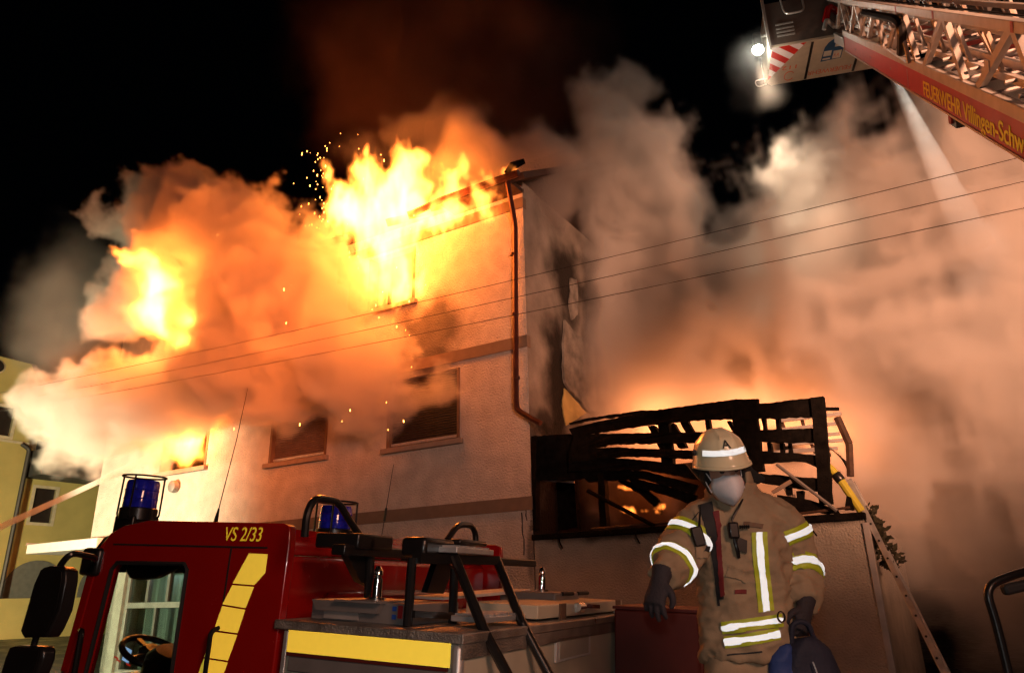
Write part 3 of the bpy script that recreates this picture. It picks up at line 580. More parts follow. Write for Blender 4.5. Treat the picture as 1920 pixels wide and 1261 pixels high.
# equipment box behind the cab
BW = 2.53
TB(.02, .96, .02, BW - .02, -1.3, -.045).build('equipment_box', MT['boxp'], truck, bev=.01)
TB(-.03, .99, -.02, BW + .03, -.042, .0).build('tread_plate_top', MT['tread'], truck, bev=.006)
TB(-.022, -.005, -.012, BW + .02, -.10, -.04).build('edge_strip', MT['tread'], truck)
TB(.905, .93, -.012, .0, -1.2, -.045).build('corner_post', MT['alu'], truck, bev=.004)
TB(-.02, .03, -.018, .03, -1.2, -.045).build('corner_post', MT['alu'], truck, bev=.018)
TB(.045, .90, -.014, .0, -.150, -.04).build('yellow_panel_frame', MT['red2'], truck)
TB(.030, .897, -.018, -.0141, -.134, -.040).build('reflective_panel', MT['ry'], truck)
for i in range(14): TB(.05, .89, -.008, .0, -.215 - i * .07, -.152 - i * .07).build('shutter_slat', MT['greypl'], truck, bev=.008)
TB(-.005, .018, .012, BW - .02, -1.2, -.045).build('rear_panel', MT['boxp'], truck)
lf = TB(-.022, -.006, 1.02, 1.56, -.20, -.08).build('label_frame', MT['white'], truck, bev=.004)
TB(-.026, -.0221, 1.06, 1.51, -.185, -.10).build('label_plate', MT['basket'], lf)
TB(-.02, -.006, 2.06, 2.10, -.42, -.30).build('hook_bracket', MT['greypl'], truck)
cl = MB().obox(trear(1175, 1245, -.04), (.015, 0, 0), (0, -.09, .05), (0, .012, .02)).build('chrome_catch', MT['chrome'], truck, bev=.004)
MB().tube([trear(1160, 1236, -.05), trear(1168, 1252, -.05), trear(1180, 1242, -.05)], .011, 8).build('catch_lever', MT['chrome'], cl)
MB().plate([[(-(2.12), -.26), (-(2.10), -.30), (-(2.09), -.45), (-2.15, -.45), (-2.14, -.32)]], lambda u, v, h: (-.03 + h, u, v), .01).build('rubber_hook', MT['rubber'], truck)
# podium deck, chassis and wheels below the picture
TB(-4.2, -.03, .0, 2.5, -1.12, -1.04).build('podium_deck', MT['tread'], truck)
TB(-4.2, 2.45, .75, 1.75, -1.75, -1.46).build('chassis', MT['black'], truck)
for t in (1.75, -2.3):
    for l in (.02, 2.1):
        wl = MB().lathe([(.2, 0), (.42, 0), (.48, .04), (.48, .26), (.42, .3), (.2, .3)], V(t, l, -1.85), (0, -1, 0), 32).build('wheel', MT['rubber'], truck)
        MB().lathe([(0, .08), (.2, .02), (.26, .0), (.26, .3), (0, .3)], V(t, l, -1.85), (0, -1, 0), 24).build('rim', MT['greypl'], wl)
TB(-.60, -.04, 1.95, 2.50, -1.04, .045).build('rear_locker', MT['red2'], truck, bev=.015)
TB(-.61, -.035, 1.94, 2.51, .045, .062).build('locker_lid', MT['red2'], truck)
# tray, pins, case on top of the box
tr = TB(.36, .91, .14, .62, .0, .092).build('grey_tray', MT['greypl'], truck, bev=.006)
MB().plate([[(.88, .092), (.48, .094), (.50, .045), (.85, .045)]], lambda u, v, h: (u, -(.10 + h), v), .03).build('tray_flap', MT['greypl'], tr)
TB(.62, .82, .125, .135, .01, .05).build('tray_latch', MT['laddergrey'], tr)
for u_, mt in ((.07, 'bluesp'), (.035, 'bluesp')): TB(.415, .435, .134, .139, u_ - .01, u_ + .01).build('sticker', MT[mt], tr)
TB(.38, .405, .134, .139, .03, .085).build('sticker', MT['redsp'], tr)
def pin(p, h, nm='locking_pin'):
    o = MB().lathe([(.045, 0), (.045, .012), (.026, .016), (.024, h * .62), (.018, h * .66), (.018, h * .70), (.024, h * .74), (.022, h * .86), (.010, h), (0, h)], p, n=16).build(nm, MT['chrome'], truck)
    return o
p1 = trear(705, 1124, .58); pin(p1, .155); TB(.47, .72, -p1.y - .14, -p1.y + .16, .09, p1.z).build('pin_base', MT['greypl'], truck)
p2 = trear(1016, 1108, .5); pin(p2, .16); TB(.3, .7, -p2.y - .25, -p2.y + .2, .0, p2.z).build('pin_base', MT['greypl'], truck, bev=.01)
cs_ = TB(.06, .5, .95, 2.45, .012, .082).build('flat_case', MT['boxp'], truck, bev=.006)
for l in (1.25, 2.3): TB(.05, .06, l, l + .09, -.0, .085).build('strap', MT['jamb'], cs_)
MB().lathe([(.02, 0), (.028, .0), (.028, .10), (.02, .10)], V(.045, 1.50, .06), (0, -1, 0), 14).build('chrome_clasp', MT['chrome'], cs_)
MB().obox(V(.04, 1.75, .06), (.008, 0, 0), (0, .14, .006), (0, 0, .012)).build('clasp_lever', MT['chrome'], cs_)
TB(.08, .46, 2.40, 2.49, .0, .03).build('case_end', MT['white'], cs_)
cp = MB().plate([[(-.9, .10), (-2.1, .135), (-2.1, .115), (-.9, .085)]], lambda u, v, h: (.62 + h, u, v), .2).build('white_board', MT['white'], truck)
for l in (1.9, 2.2): MB().tube([V(.3, l, .12), V(.3, l + .2, .12)], .013, 8).build('tool_handle', MT['rubber'], truck)
# black cradle frame, hoops, steps
TB(.62, .70, -.02, .56, .296, .345).build('cradle_beam', MT['black'], truck, bev=.008)
TB(.62, .70, .56, 2.2, .286, .335).build('cradle_beam', MT['black'], truck, bev=.008)
TB(.60, .86, .05, .34, .33, .40).build('hoop_plate', MT['black'], truck, bev=.01)
def hoop(px, t, r, nm='hoop'):
    return MB().tube(bez([trear(*p, t) for p in px], .055, 6), r, 10).build(nm, MT['black'], truck)
hoop([(571, 1006), (575, 962), (590, 932), (635, 940), (655, 975), (690, 1025)], .72, .018)
hoop([(838, 1012), (858, 983), (884, 983), (892, 1000), (892, 1020)], .35, .016)
MB().plate([[(-v.y, v.z) for v in (trear(640, 1030, .7), trear(670, 1090, .7), trear(694, 1100, .7), trear(697, 1010, .7), trear(660, 1000, .7))]], lambda u, v, h: (.68 + h, -u, v), .04).build('cradle_bracket', MT['black'], truck)
MB().tube([trear(697, 1015, .66), trear(690, 1120, .66)], .022, 10).build('cradle_post', MT['black'], truck)
MB().plate([[(-v.y, v.z) for v in (trear(815, 1050, .7), trear(795, 1110, .7), trear(826, 1112, .7), trear(846, 1060, .7))]], lambda u, v, h: (.68 + h, -u, v), .04).build('cradle_bracket', MT['black'], truck)
TB(.30, .44, .165, .45, .30, .392).build('cradle_pad', MT['black'], truck, bev=.02)
TB(.60, .70, .14, .19, .33, .385).build('cradle_stop', MT['black'], truck, bev=.01)
for p, q, t in (((773, 1045), (764, 1172), .3), ((852, 1065), (848, 1168), .3)):
    MB().tube([trear(*p, t), trear(*q, t)], .022, 10).build('step_post', MT['black'], truck)
MB().bar(trear(772, 1150, .28), trear(897, 1156, .28), .035, .03).build('step_rail', MT['black'], truck)
MB().bar(trear(781, 1046, .28), trear(930, 1050, .25), .05, .045).build('step_rail', MT['black'], truck)
for a, b, c, dn in (((850, 1038, .25), (908, 1182, 0), (950, 1261, -.12), (990, 1340, -.25)), ((932, 1050, .25), (980, 1170, 0), (1028, 1261, -.12), (1070, 1340, -.25))):
    MB().tube([trear(*a), trear(*b), trear(*c), trear(*dn)], .024, 10).build('step_rail', MT['black'], truck)
st = TB(.20, .42, .29, .68, .326, .354).build('step_tread', MT['alu'], truck, bev=.004)
for k in range(5): TB(.205, .415, .32 + k * .072, .345 + k * .072, .354, .362).build('tread_tooth', MT['alu'], st)
st = TB(.04, .22, .30, .75, .022, .048).build('step_tread', MT['alu'], truck, bev=.004)
for k in range(6): TB(.045, .215, .33 + k * .07, .355 + k * .07, .048, .056).build('tread_tooth', MT['alu'], st)
TB(.30, .42, .5, .80, .372, .40).build('upper_pad', MT['black'], truck, bev=.012)

# ================================================================== the turntable ladder overhead
def dep(x, y, d):
    v = ray(x, y); return CAM + v * d / float(v @ np.array(_f))
P1, P2 = dep(1920, 297, 5.0), dep(1583, 93, 13.5)
lx = Vector(P2 - P1).normalized(); ly = Vector((0, 0, 1)).cross(lx).normalized(); lz = lx.cross(ly)
L_MAT = Matrix.Translation(P1) @ Matrix(((lx.x, ly.x, lz.x, 0), (lx.y, ly.y, lz.y, 0), (lx.z, ly.z, lz.z, 0), (0, 0, 0, 1)))
lad = tag(empty('turntable_ladder', L_MAT), 'red and grey lattice turntable ladder reaching overhead with its rescue basket', 'ladder')
def ladw(x, y, yo=0.0):
    p = hit(x, y, P1 + np.array(ly) * yo, np.array(ly)); r = Vector(p - P1); return Vector((r.dot(lx), r.dot(ly), r.dot(lz)))
WD = .95
MB().lathe([(.8, -.2), (.8, .1), (.45, .2), (.35, .9), (.0, .95)], (-3.6, -.47, -2.4), L_MAT.to_3x3().inverted() @ Vector((0, 0, 1)), 24).build('turntable', MT['lred'], lad)
for y in (0, -WD):
    mt = MT['lred']
    MB().box(-4.5, 9.7, y - .02, y, .0, .25).build('side_plate', mt, lad)
    MB().box(-4.5, 9.7, y - .05, y + .012, .253, .36).build('lower_chord', MT['laddergrey'], lad, bev=.008)
    MB().box(9.7, 14.6, y - .05, y + .012, .03, .22).build('lower_chord', MT['laddergrey'], lad, bev=.008)
    MB().box(-4.5, 9.7, y - .014, y + .008, -.022, -.002).build('lower_edge', MT['laddergrey'], lad)
    MB().box(-4.5, 11.8, y - .05, y + .012, .83, .91).build('upper_chord', MT['laddergrey'], lad, bev=.006)
    for k in range(-2, 6):
        x0 = .17 + 1.91 * k
        if x0 < -3.8 or x0 > 11: continue
        MB().bar((x0 + .02, y - .02, .85), (x0 + .90, y - .02, .35), .05, .07).build('strut', MT['laddergrey'], lad)
        MB().bar((x0 - .02, y - .02, .85), (x0 - .60, y - .02, .35), .05, .07).build('strut', MT['laddergrey'], lad)
        if y == 0: MB().box(x0 + .5, x0 + .62, .0, .012, .52, .60).build('eye_plate', MT['laddergrey'], lad)
# the inner ladder sections nested between the sides
for sgn, (yo, z0, z1) in enumerate(((-.12, .40, .80), (-WD + .12, .40, .80), (-.22, .45, .74), (-WD + .22, .45, .74))):
    MB().box(-4.5, 12.8, yo - .04, yo, z0, z0 + .06).build('inner_chord', MT['laddergrey'], lad); MB().box(-4.5, 12.8, yo - .04, yo, z1 - .05, z1).build('inner_chord', MT['greypl'], lad)
    for k in range(-4, 14):
        MB().bar((k * .9 + .3 * sgn, yo - .02, z0 + .04), (k * .9 + .45 + .3 * sgn, yo - .02, z1 - .02), .03, .04).build('inner_strut', MT['sill'] if k % 2 else MT['laddergrey'], lad)
for k in range(48):
    x = -3.8 + k * .31
    MB().tube([(x, -.05, .32 + .06 * (k % 3)), (x, -WD + .05, .32 + .06 * (k % 3))], .018, 6).build('rung', MT['greypl'], lad)
for yy, z in ((-.35, .62), (-.5, .55), (-.6, .68)): MB().tube([(-4.5, yy, z), (12, yy, z + .03)], .012, 6).build('pull_cable', MT['black'], lad)
for a, b in (((1612, 70), (1656, 88)), ((1664, 92), (1705, 118))):                       # folding step brackets near the tip
    q0, q1 = ladw(*a, .03), ladw(*b, .03)
    t0, t1 = ladw(a[0] + 12, a[1] - 42, .03), ladw(b[0] - 14, b[1] - 62, .03)
    MB().tube(bez([t0, q0, q1, t1], .05), .022, 8).build('folding_bracket', MT['laddergrey'], lad)
MB().tube(bez([ladw(1620, 24, .05), ladw(1680, 36, .05), ladw(1692, 50, .05), ladw(1690, 100, .05)], .2), .05, 8).build('black_hose', MT['black'], lad)
for x, s_ in ((2.36, '4m'), (4.2, '5m'), (.1, '3m')):
    MB().box(x - .03, x + .03, .013, .016, .835, .905).build('marker_band', MT['redsp'], lad)
text('lettering', 'FEUERWEHR Villingen-Schwenningen', .215, MT['rl'], lad, (3.10, .004, .035), (-1, 0, 0), (0, 0, 1), fit=4.05, bold=.0025)
MB().box(3.9, 3.92, .001, .004, .02, .22).build('plate_joint', MT['laddergrey'], lad)
for x in (5.0, 6.6, 8.2): MB().lathe([(.018, 0), (.018, .006), (0, .008)], (x, .0, .12), (0, 1, 0), 10).build('rivet', MT['laddergrey'], lad)
MB().box(2.05, 2.35, -.25, -.05, -.16, -.03).build('underslung_lamp', MT['black'], lad); MB().obox((2.2, -.04, -.10), (.05, .0, .0), (0, .01, 0), (0, 0, .03)).build('lamp_lens', MT['redsp'], lad)
# basket at the tip, in world axes
BZ = 12.9
def onz(x, y): v = ray(x, y); return Vector(CAM + v * ((BZ - CAM[2]) / v[2]))
B_F, B_R, B_N = onz(1437, 162), onz(1640, 128), onz(1430, 93)
bx = (B_R - B_F); bx.z = 0; bx.normalize(); by = Vector((0, 0, 1)).cross(bx)
BD = (B_F - B_N).dot(by); bw = (B_R - B_F).length + .35
B_O = B_F - by * BD
Bm = L_MAT.inverted() @ (Matrix.Translation(B_O) @ Matrix(((bx.x, by.x, 0, 0), (bx.y, by.y, 0, 0), (0, 0, 1, 0), (0, 0, 0, 1))))
bk = bpy.data.objects.new('basket', None); col.objects.link(bk); bk.parent = lad; bk.matrix_local = Bm
UF = lambda u, v, h: (u, BD - v * BD / .78, -h)                      # the underside: v runs from the far edge to the near edge
MB().plate([[(.0, .12), (.03, .04), (.1, .0), (bw, .0), (bw, .78), (.0, .78)]], lambda u, v, h: (u, BD - v * BD / .78, h), .06).build('underside', MT['basket'], bk, bev=.008)
MB().plate([[(.0, .002), (bw, .002), (bw, 1.15), (-.05, 1.15)]], lambda u, v, h: (u, .02 + h, v), .03).build('front_panel', MT['basket_shade'], bk)  # front panel's shade is put into its dark colour
MB().box(-.05, .0, -.02, .06, .0, 1.3).build('corner_post', MT['laddergrey'], bk); MB().box(-.03, .03, BD - .06, BD, .06, 1.2).build('corner_post', MT['laddergrey'], bk)
MB().box(-.012, .012, .06, BD - .07, .06, 1.1).build('end_panel', MT['basket'], bk)
tri = [(.012, .775), (.68, .775), (.012, .13)]
def band(k, wdt=.105):                                              # diagonal hazard bands clipped to the triangle
    out = []
    a, b = k * wdt * 1.0, (k + 1) * wdt
    def clip(poly, f):
        res = []
        for i in range(len(poly)):
            p, q = poly[i], poly[(i + 1) % len(poly)]; fp, fq = f(p), f(q)
            if fp >= 0: res.append(p)
            if (fp >= 0) != (fq >= 0): t = fp / (fp - fq); res.append((p[0] + (q[0] - p[0]) * t, p[1] + (q[1] - p[1]) * t))
        return res
    g_ = lambda p: p[0] * .5 + p[1] * .86
    p = clip(tri, lambda p: g_(p) - a); p = clip(p, lambda p: b - g_(p)) if p else p
    return p
for k in range(0, 12):
    p = band(k)
    if len(p) >= 3: MB().plate([p], lambda u, v, h: UF(u, v, .004 + h), .002).build('hazard_band', MT['rr'] if k % 2 else MT['rw'], bk, smooth=False)
for u in (.78, 1.75): MB().box(u, u + .05, .04, BD - .04, -.012, .0).build('dark_strut', MT['black'], bk)
cr = [(0, .0), (.40, .02), (.40, .30), (.36, .38), (.28, .42), (.18, .42), (.08, .36), (.02, .27)]
c0 = MB().plate([[(1.05 + u, .33 + v) for u, v in cr]], lambda u, v, h: UF(u, v, .003 + h), .002).build('crest', MT['crestb'], bk, smooth=False)
for (u0, u1, v0, v1), mt in (((.03, .18, .10, .20), 'crestw'), ((.03, .18, .03, .06), 'crestw'), ((.22, .38, .03, .18), 'crestw'), ((.22, .36, .26, .34), 'crestw')):
    MB().plate([[(1.05 + u0, .33 + v0), (1.05 + u1, .33 + v0), (1.05 + u1, .33 + v1), (1.05 + u0, .33 + v1)]], lambda u, v, h: UF(u, v, .006 + h), .002).build('crest_field', MT[mt], c0)
for dx in (0, .06): MB().plate([[(1.28 + dx, .37), (1.31 + dx, .47), (1.34 + dx, .37), (1.31 + dx, .43)]], lambda u, v, h: UF(u, v, .0085 + h), .001).build('crest_mark', MT['orange'], c0)
text('lettering', 'FEUERWEHR', .19, MT['orange'], bk, UF(1.72, .17, .004), (-1, 0, 0), (0, 1, 0), fit=.88)
text('lettering', '112', .17, MT['orange'], bk, UF(.62, .36, .004), (-1, 0, 0), (0, 1, 0), fit=.30)
MB().tube([UF(.45 + .1 * math.cos(t), .15 + .09 * math.sin(t), .006) for t in np.linspace(.6, 5.6, 20)], .008, 6).build('phone_sign', MT['orange'], bk)
MB().tube([UF(1.98 + .1 * math.cos(t), .3 + .09 * math.sin(t), .006) for t in np.linspace(.6, 5.6, 20)], .008, 6).build('phone_sign', MT['orange'], bk)
MB().tube(bez([(.30, -.03, 1.5), (.36, -.03, .75), (.75, -.03, .75), (.75, -.03, 1.5)], .12), .022, 8).build('grab_rail', MT['alu'], bk)
for z in (.25, .34, .43, .54): MB().box(.15, .5, -.004, .02, z, z + .03).build('vent_slot', MT['alu'], bk)
MB().tube(bez([(-.0, BD - .2, .05), (-.26, BD - .2, .05), (-.2, BD - .05, -.02), (.0, BD - .05, .02)], .08), .012, 6).build('rope_eye', MT['alu'], bk)
for i, (x, y, z, r, mt) in enumerate(((1.25, .1, 1.25, .16, 'red'), (1.5, .0, 1.3, .14, 'orange'), (1.42, .05, 1.0, .15, 'alu'), (1.75, .0, 1.15, .2, 'red2'), (2.05, .0, 1.05, .16, 'black'), (2.2, -.05, 1.3, .14, 'laddergrey'), (1.12, .05, .95, .1, 'alu'), (1.68, .0, .92, .1, 'lime'), (1.9, 0, 1.5, .2, 'red'))):
    a = Vector((x, y - .16, z - .72)); MB().tube(bez([a + Vector((-r, 0, -r)), a + Vector((-r * .3, -.04, r)), a + Vector((r * .6, .03, r * .4)), a + Vector((r, 0, -r * .8))], r * .5), r * .42, 10).build('monitor_fitting', MT[mt], bk)
fl = MB().box(-.30, -.14, .1, .32, .22, .55).build('floodlight', MT['black'], bk, bev=.02); MB().lathe([(0, 0), (.10, 0), (.12, .05), (.07, .13), (0, .15)], (-.22, .2, .215), (-.25, -.1, -1), 16).build('lamp_glass', MT['lampglow'], fl)
MB().bar((-.14, .2, .5), (.0, .2, .5), .04, .04).build('floodlight_arm', MT['alu'], fl)
# ================================================================== the firefighter on the truck's podium
DECK = float((T_MAT @ Vector((-1.15, -.45, -1.04))).z)
PF = Vector((0.97, 3.30, DECK))
man = tag(empty('person', Matrix.Translation(PF)), 'firefighter in tan turnout jacket, cream helmet and white face mask looking down', 'person')
def loft(mb, secs, n=20, pw=1.0):
    """secs: (centre, half vector u, half vector v)"""
    vs = []
    for c, u, v in secs:
        c, u, v = Vector(c) - PF, Vector(u), Vector(v)
        for k in range(n):
            t = 2 * math.pi * k / n; a, b = math.cos(t), math.sin(t)
            a = math.copysign(abs(a) ** pw, a); b = math.copysign(abs(b) ** pw, b); vs.append(c + u * a + v * b)
    m = len(secs); fs = [(i * n + k, i * n + (k + 1) % n, (i + 1) * n + (k + 1) % n, (i + 1) * n + k) for i in range(m - 1) for k in range(n)]
    fs += [tuple(range(n - 1, -1, -1)), tuple((m - 1) * n + k for k in range(n))]
    return mb.add(vs, fs)
def limb(mb, pts, rad, n=16):
    """tapered limb through joints, with rounded bends"""
    P = [Vector(p) - PF for p in pts]; out, rr = [], []
    for i in range(len(P) - 1):
        for k in range(6):
            t = k / 6; a = P[i - 1] if i else P[i] * 2 - P[i + 1]; d = P[i + 2] if i + 2 < len(P) else P[i + 1] * 2 - P[i]
            b, c = P[i], P[i + 1]
            out.append(.5 * ((2 * b) + (c - a) * t + (2 * a - 5 * b + 4 * c - d) * t * t + (3 * b - a - 3 * c + d) * t ** 3)); rr.append(rad[i] * (1 - t) + rad[i + 1] * t)
    out.append(P[-1]); rr.append(rad[-1]); return mb.tube(out, rr, n)
def remesh(mb, name, mat, parent, vox, smooth=4, wr=(), seed=0):
    me = bpy.data.meshes.new(name); me.from_pydata(mb.v, [], mb.f); bm = bmesh.new(); bm.from_mesh(me); bmesh.ops.recalc_face_normals(bm, faces=bm.faces); bm.to_mesh(me); bm.free()
    t = bpy.data.objects.new(name, me); col.objects.link(t)
    r = t.modifiers.new('r', 'REMESH'); r.mode = 'VOXEL'; r.voxel_size = vox
    s = t.modifiers.new('s', 'SMOOTH'); s.iterations = smooth; s.factor = .5
    dg = bpy.context.evaluated_depsgraph_get(); out = bpy.data.meshes.new_from_object(t.evaluated_get(dg)); bpy.data.objects.remove(t)
    if wr:
        co = [v.co.copy() for v in out.vertices]; nn = [v.normal.copy() for v in out.vertices]
        for v, c, n_ in zip(out.vertices, co, nn):
            d = 0
            for f_, a_, (sx, sy, sz) in wr:
                q = Vector((c.x * sx, c.y * sy, c.z * sz)) * f_ + Vector((seed, seed * 2, 0))
                d += a_ * (1 - 2 * abs(mnoise.noise(q)))
            v.co = c + n_ * d
    out.name = name; finish(out, True, 180); out.materials.clear(); out.materials.append(mat)
    o = bpy.data.objects.new(name, out); col.objects.link(o); o.parent = parent
    return o
X, Y_, Z = Vector((1, 0, 0)), Vector((0, 1, 0)), Vector((0, 0, 1))
HC = Vector((.905, 3.185, 2.925))                                   # middle of the head
hz_ = Vector((-.10, -.34, 1)).normalized()                            # head tips forward and a little to his right
hx_ = (X - hz_ * X.dot(hz_) + Vector((0, .0, 0))).normalized(); hx_ = (hx_ + Y_ * .10).normalized(); hx_ = (hx_ - hz_ * hx_.dot(hz_)).normalized(); hy_ = hz_.cross(hx_)
def hp(x, y, z): return HC + hx_ * x + hy_ * y + hz_ * z             # head space: y negative = face
SR, ER, WR = Vector((.845, 3.30, 2.735)), Vector((.705, 3.25, 2.595)), Vector((.590, 3.10, 2.495))
SL, EL, WL = Vector((1.155, 3.33, 2.725)), Vector((1.220, 3.35, 2.535)), Vector((1.200, 3.25, 2.385))
KR, AR, KL, AL = Vector((.86, 3.16, 1.78)), Vector((.84, 3.30, 1.32)), Vector((1.08, 3.30, 1.76)), Vector((1.10, 3.42, 1.32))
# body: one continuous skin
b = MB()
loft(b, [((.97, 3.32, 2.12), X * .15, Y_ * .10), ((.98, 3.32, 2.30), X * .14, Y_ * .095), ((.985, 3.31, 2.52), X * .165, Y_ * .11), ((1.0, 3.32, 2.70), X * .185, Y_ * .105), ((.99, 3.31, 2.78), X * .12, Y_ * .08), ((.965, 3.28, 2.83), X * .06, Y_ * .06), ((.93, 3.22, 2.87), X * .055, Y_ * .06)])
loft(b, [(hp(0, 0, z), hx_ * rx, hy_ * ry) for z, rx, ry in ((-.125, .025, .03), (-.115, .045, .06), (-.08, .060, .08), (-.03, .070, .092), (.03, .075, .097), (.08, .070, .09), (.115, .05, .065), (.128, .02, .03))])
loft(b, [(hp(0, -.085, .03), hx_ * .010, hz_ * .012), (hp(0, -.10, .0), hx_ * .012, hz_ * .015), (hp(0, -.106, -.02), hx_ * .015, hz_ * .012), (hp(0, -.09, -.035), hx_ * .014, hz_ * .008)], 10)
for s_ in (-1, 1): loft(b, [(hp(s_ * .072, .015, z), hx_ * .012, hy_ * .02 * q) for z, q in ((-.035, .5), (-.015, .9), (.01, 1.1), (.03, .6))], 10)
limb(b, [SR, ER, WR], [.05, .042, .03]); limb(b, [SL, EL, WL], [.05, .042, .03])
limb(b, [(.89, 3.32, 2.13), KR, AR], [.085, .06, .045]); limb(b, [(1.06, 3.33, 2.13), KL, AL], [.085, .06, .045])
body = remesh(b, 'body', MT['skin'], man, .009, 3)
for s_ in (-1, 1):
    e = MB().lathe([(0, -.012), (.007, -.010), (.0115, 0), (.007, .010), (0, .012)], hp(s_ * .031, -.088, .022) - PF, hy_, 12).build('eye', MT['eye'], body)
    MB().tube([hp(s_ * x_, -.094 + .35 * x_ * x_ * 4, .047 + dz) - PF for x_, dz in ((.012, 0), (.03, .006), (.05, .0))], [.004, .006, .003], 6).build('eyebrow', MT['hair'], body)
# trousers and boots
b = MB(); loft(b, [((.97, 3.32, 2.02), X * .19, Y_ * .13), ((.97, 3.32, 2.30), X * .17, Y_ * .12)])
limb(b, [(.885, 3.32, 2.16), KR, AR], [.112, .092, .085]); limb(b, [(1.065, 3.33, 2.16), KL, AL], [.112, .092, .085])
remesh(b, 'trousers', MT['jacket'], man, .014, 3, ((7, .006, (1, 1, 1.6)),), 5)
for A_ in (AR, AL):
    b = MB(); limb(b, [A_ + Vector((0, .01, .05)), A_ + Vector((0, 0, -.02)), A_ + Vector((0, -.03, -.075))], [.07, .065, .05]); limb(b, [(A_.x, A_.y + .04, DECK + .045), (A_.x - .01, A_.y - .16, DECK + .04)], [.05, .045])
    remesh(b, 'boot', MT['rubber'], man, .012, 2)
# turnout jacket
b = MB()
loft(b, [((.965, 3.32, 2.17), X * .188, Y_ * .150), ((.97, 3.32, 2.24), X * .183, Y_ * .148), ((.985, 3.32, 2.40), X * .185, Y_ * .142), ((.99, 3.315, 2.56), X * .200, Y_ * .150), ((1.0, 3.315, 2.68), X * .212, Y_ * .142), ((1.0, 3.315, 2.745), X * .200, Y_ * .118), ((.99, 3.31, 2.80), X * .150, Y_ * .105), ((.975, 3.30, 2.835), X * .105, Y_ * .098), ((.965, 3.285, 2.87), X * .092, Y_ * .095)], 32)
limb(b, [SR + Vector((.05, 0, .0)), SR + Vector((-.01, 0, -.03)), ER, WR], [.098, .100, .086, .058], 20); limb(b, [SL + Vector((-.05, 0, 0)), SL + Vector((.01, 0, -.03)), EL, WL], [.098, .104, .088, .064], 20)
jk = remesh(b, 'jacket', MT['jacket'], man, .0085, 5, ((4.5, .016, (1, 1, .9)), (10, .012, (1, 1, 1.8)), (22, .004, (1.2, 1, 1.6))), 3)
# waist seam and pockets read as relief
bmj = bmesh.new(); bmj.from_mesh(jk.data); bvh = BVHTree.FromBMesh(bmj); bmj.free()
def cast(o_, d_):
    h = bvh.ray_cast(Vector(o_) - PF, Vector(d_).normalized(), 3.0); return (h[0], h[1]) if h[0] is not None else (None, None)
def front_strip(name, mat, path, width, lift=.005, parent=jk, thick=.004, n=26):
    """strip laid on the jacket front along pixels of the photograph"""
    P = []
    tot = [0]
    for a, c in zip(path, path[1:]): tot.append(tot[-1] + math.dist(a, c))
    for k in range(n):
        t = tot[-1] * k / (n - 1); j = min(max(i for i in range(len(tot)) if tot[i] <= t + 1e-9), len(path) - 2)
        f = (t - tot[j]) / (tot[j + 1] - tot[j]); P.append((path[j][0] + (path[j + 1][0] - path[j][0]) * f, path[j][1] + (path[j + 1][1] - path[j][1]) * f))
    rows = []; m_ = 5
    for i, p in enumerate(P):
        a, c = P[max(i - 1, 0)], P[min(i + 1, n - 1)]; tx, ty = c[0] - a[0], c[1] - a[1]; L = math.hypot(tx, ty); nx, ny = -ty / L, tx / L; r_ = []
        wd = width[0] + (width[1] - width[0]) * i / (n - 1) if hasattr(width, '__len__') else width
        for q in range(m_):
            o_ = (q / (m_ - 1) - .5) * wd; v = ray(p[0] + nx * o_, p[1] + ny * o_); h = bvh.ray_cast(Vector(CAM) - PF, Vector(v), 6)
            r_.append((h[0] + h[1] * lift, h[1]) if h[0] is not None else None)
        if all(x is not None for x in r_): rows.append(r_)
    mb = MB(); m2 = len(rows)
    if m2 < 2: return None
    mb.v = [tuple(p) for r_ in rows for p, nn in r_] + [tuple(p - nn * (lift + thick)) for r_ in rows for p, nn in r_]; o2 = m2 * m_
    for i in range(m2 - 1):
        for q in range(m_ - 1):
            a = i * m_ + q; mb.f += [(a, a + 1, a + m_ + 1, a + m_)]
        mb.f += [(i * m_, (i + 1) * m_, (i + 1) * m_ + o2, i * m_ + o2), (i * m_ + m_ - 1, (i + 1) * m_ + m_ - 1, (i + 1) * m_ + m_ - 1 + o2, i * m_ + m_ - 1 + o2)]
    return mb.build(name, mat, parent, ang=60)
def z3(x, y): return (1150 + x / 2.6224, 780 + y / 2.6216)
def stripe(path, wl, ws, gap=None):
    front_strip('lime_band', MT['lime'], path, wl, .005); front_strip('silver_band', MT['rw'], path, ws, .009)
stripe([z3(717, 568), z3(722, 690), z3(738, 830), z3(752, 960)], 29, 12)
stripe([z3(535, 1040), z3(650, 1025), z3(830, 1000)], 23, 10); stripe([z3(548, 1112), z3(680, 1092), z3(815, 1068)], 22, 10)
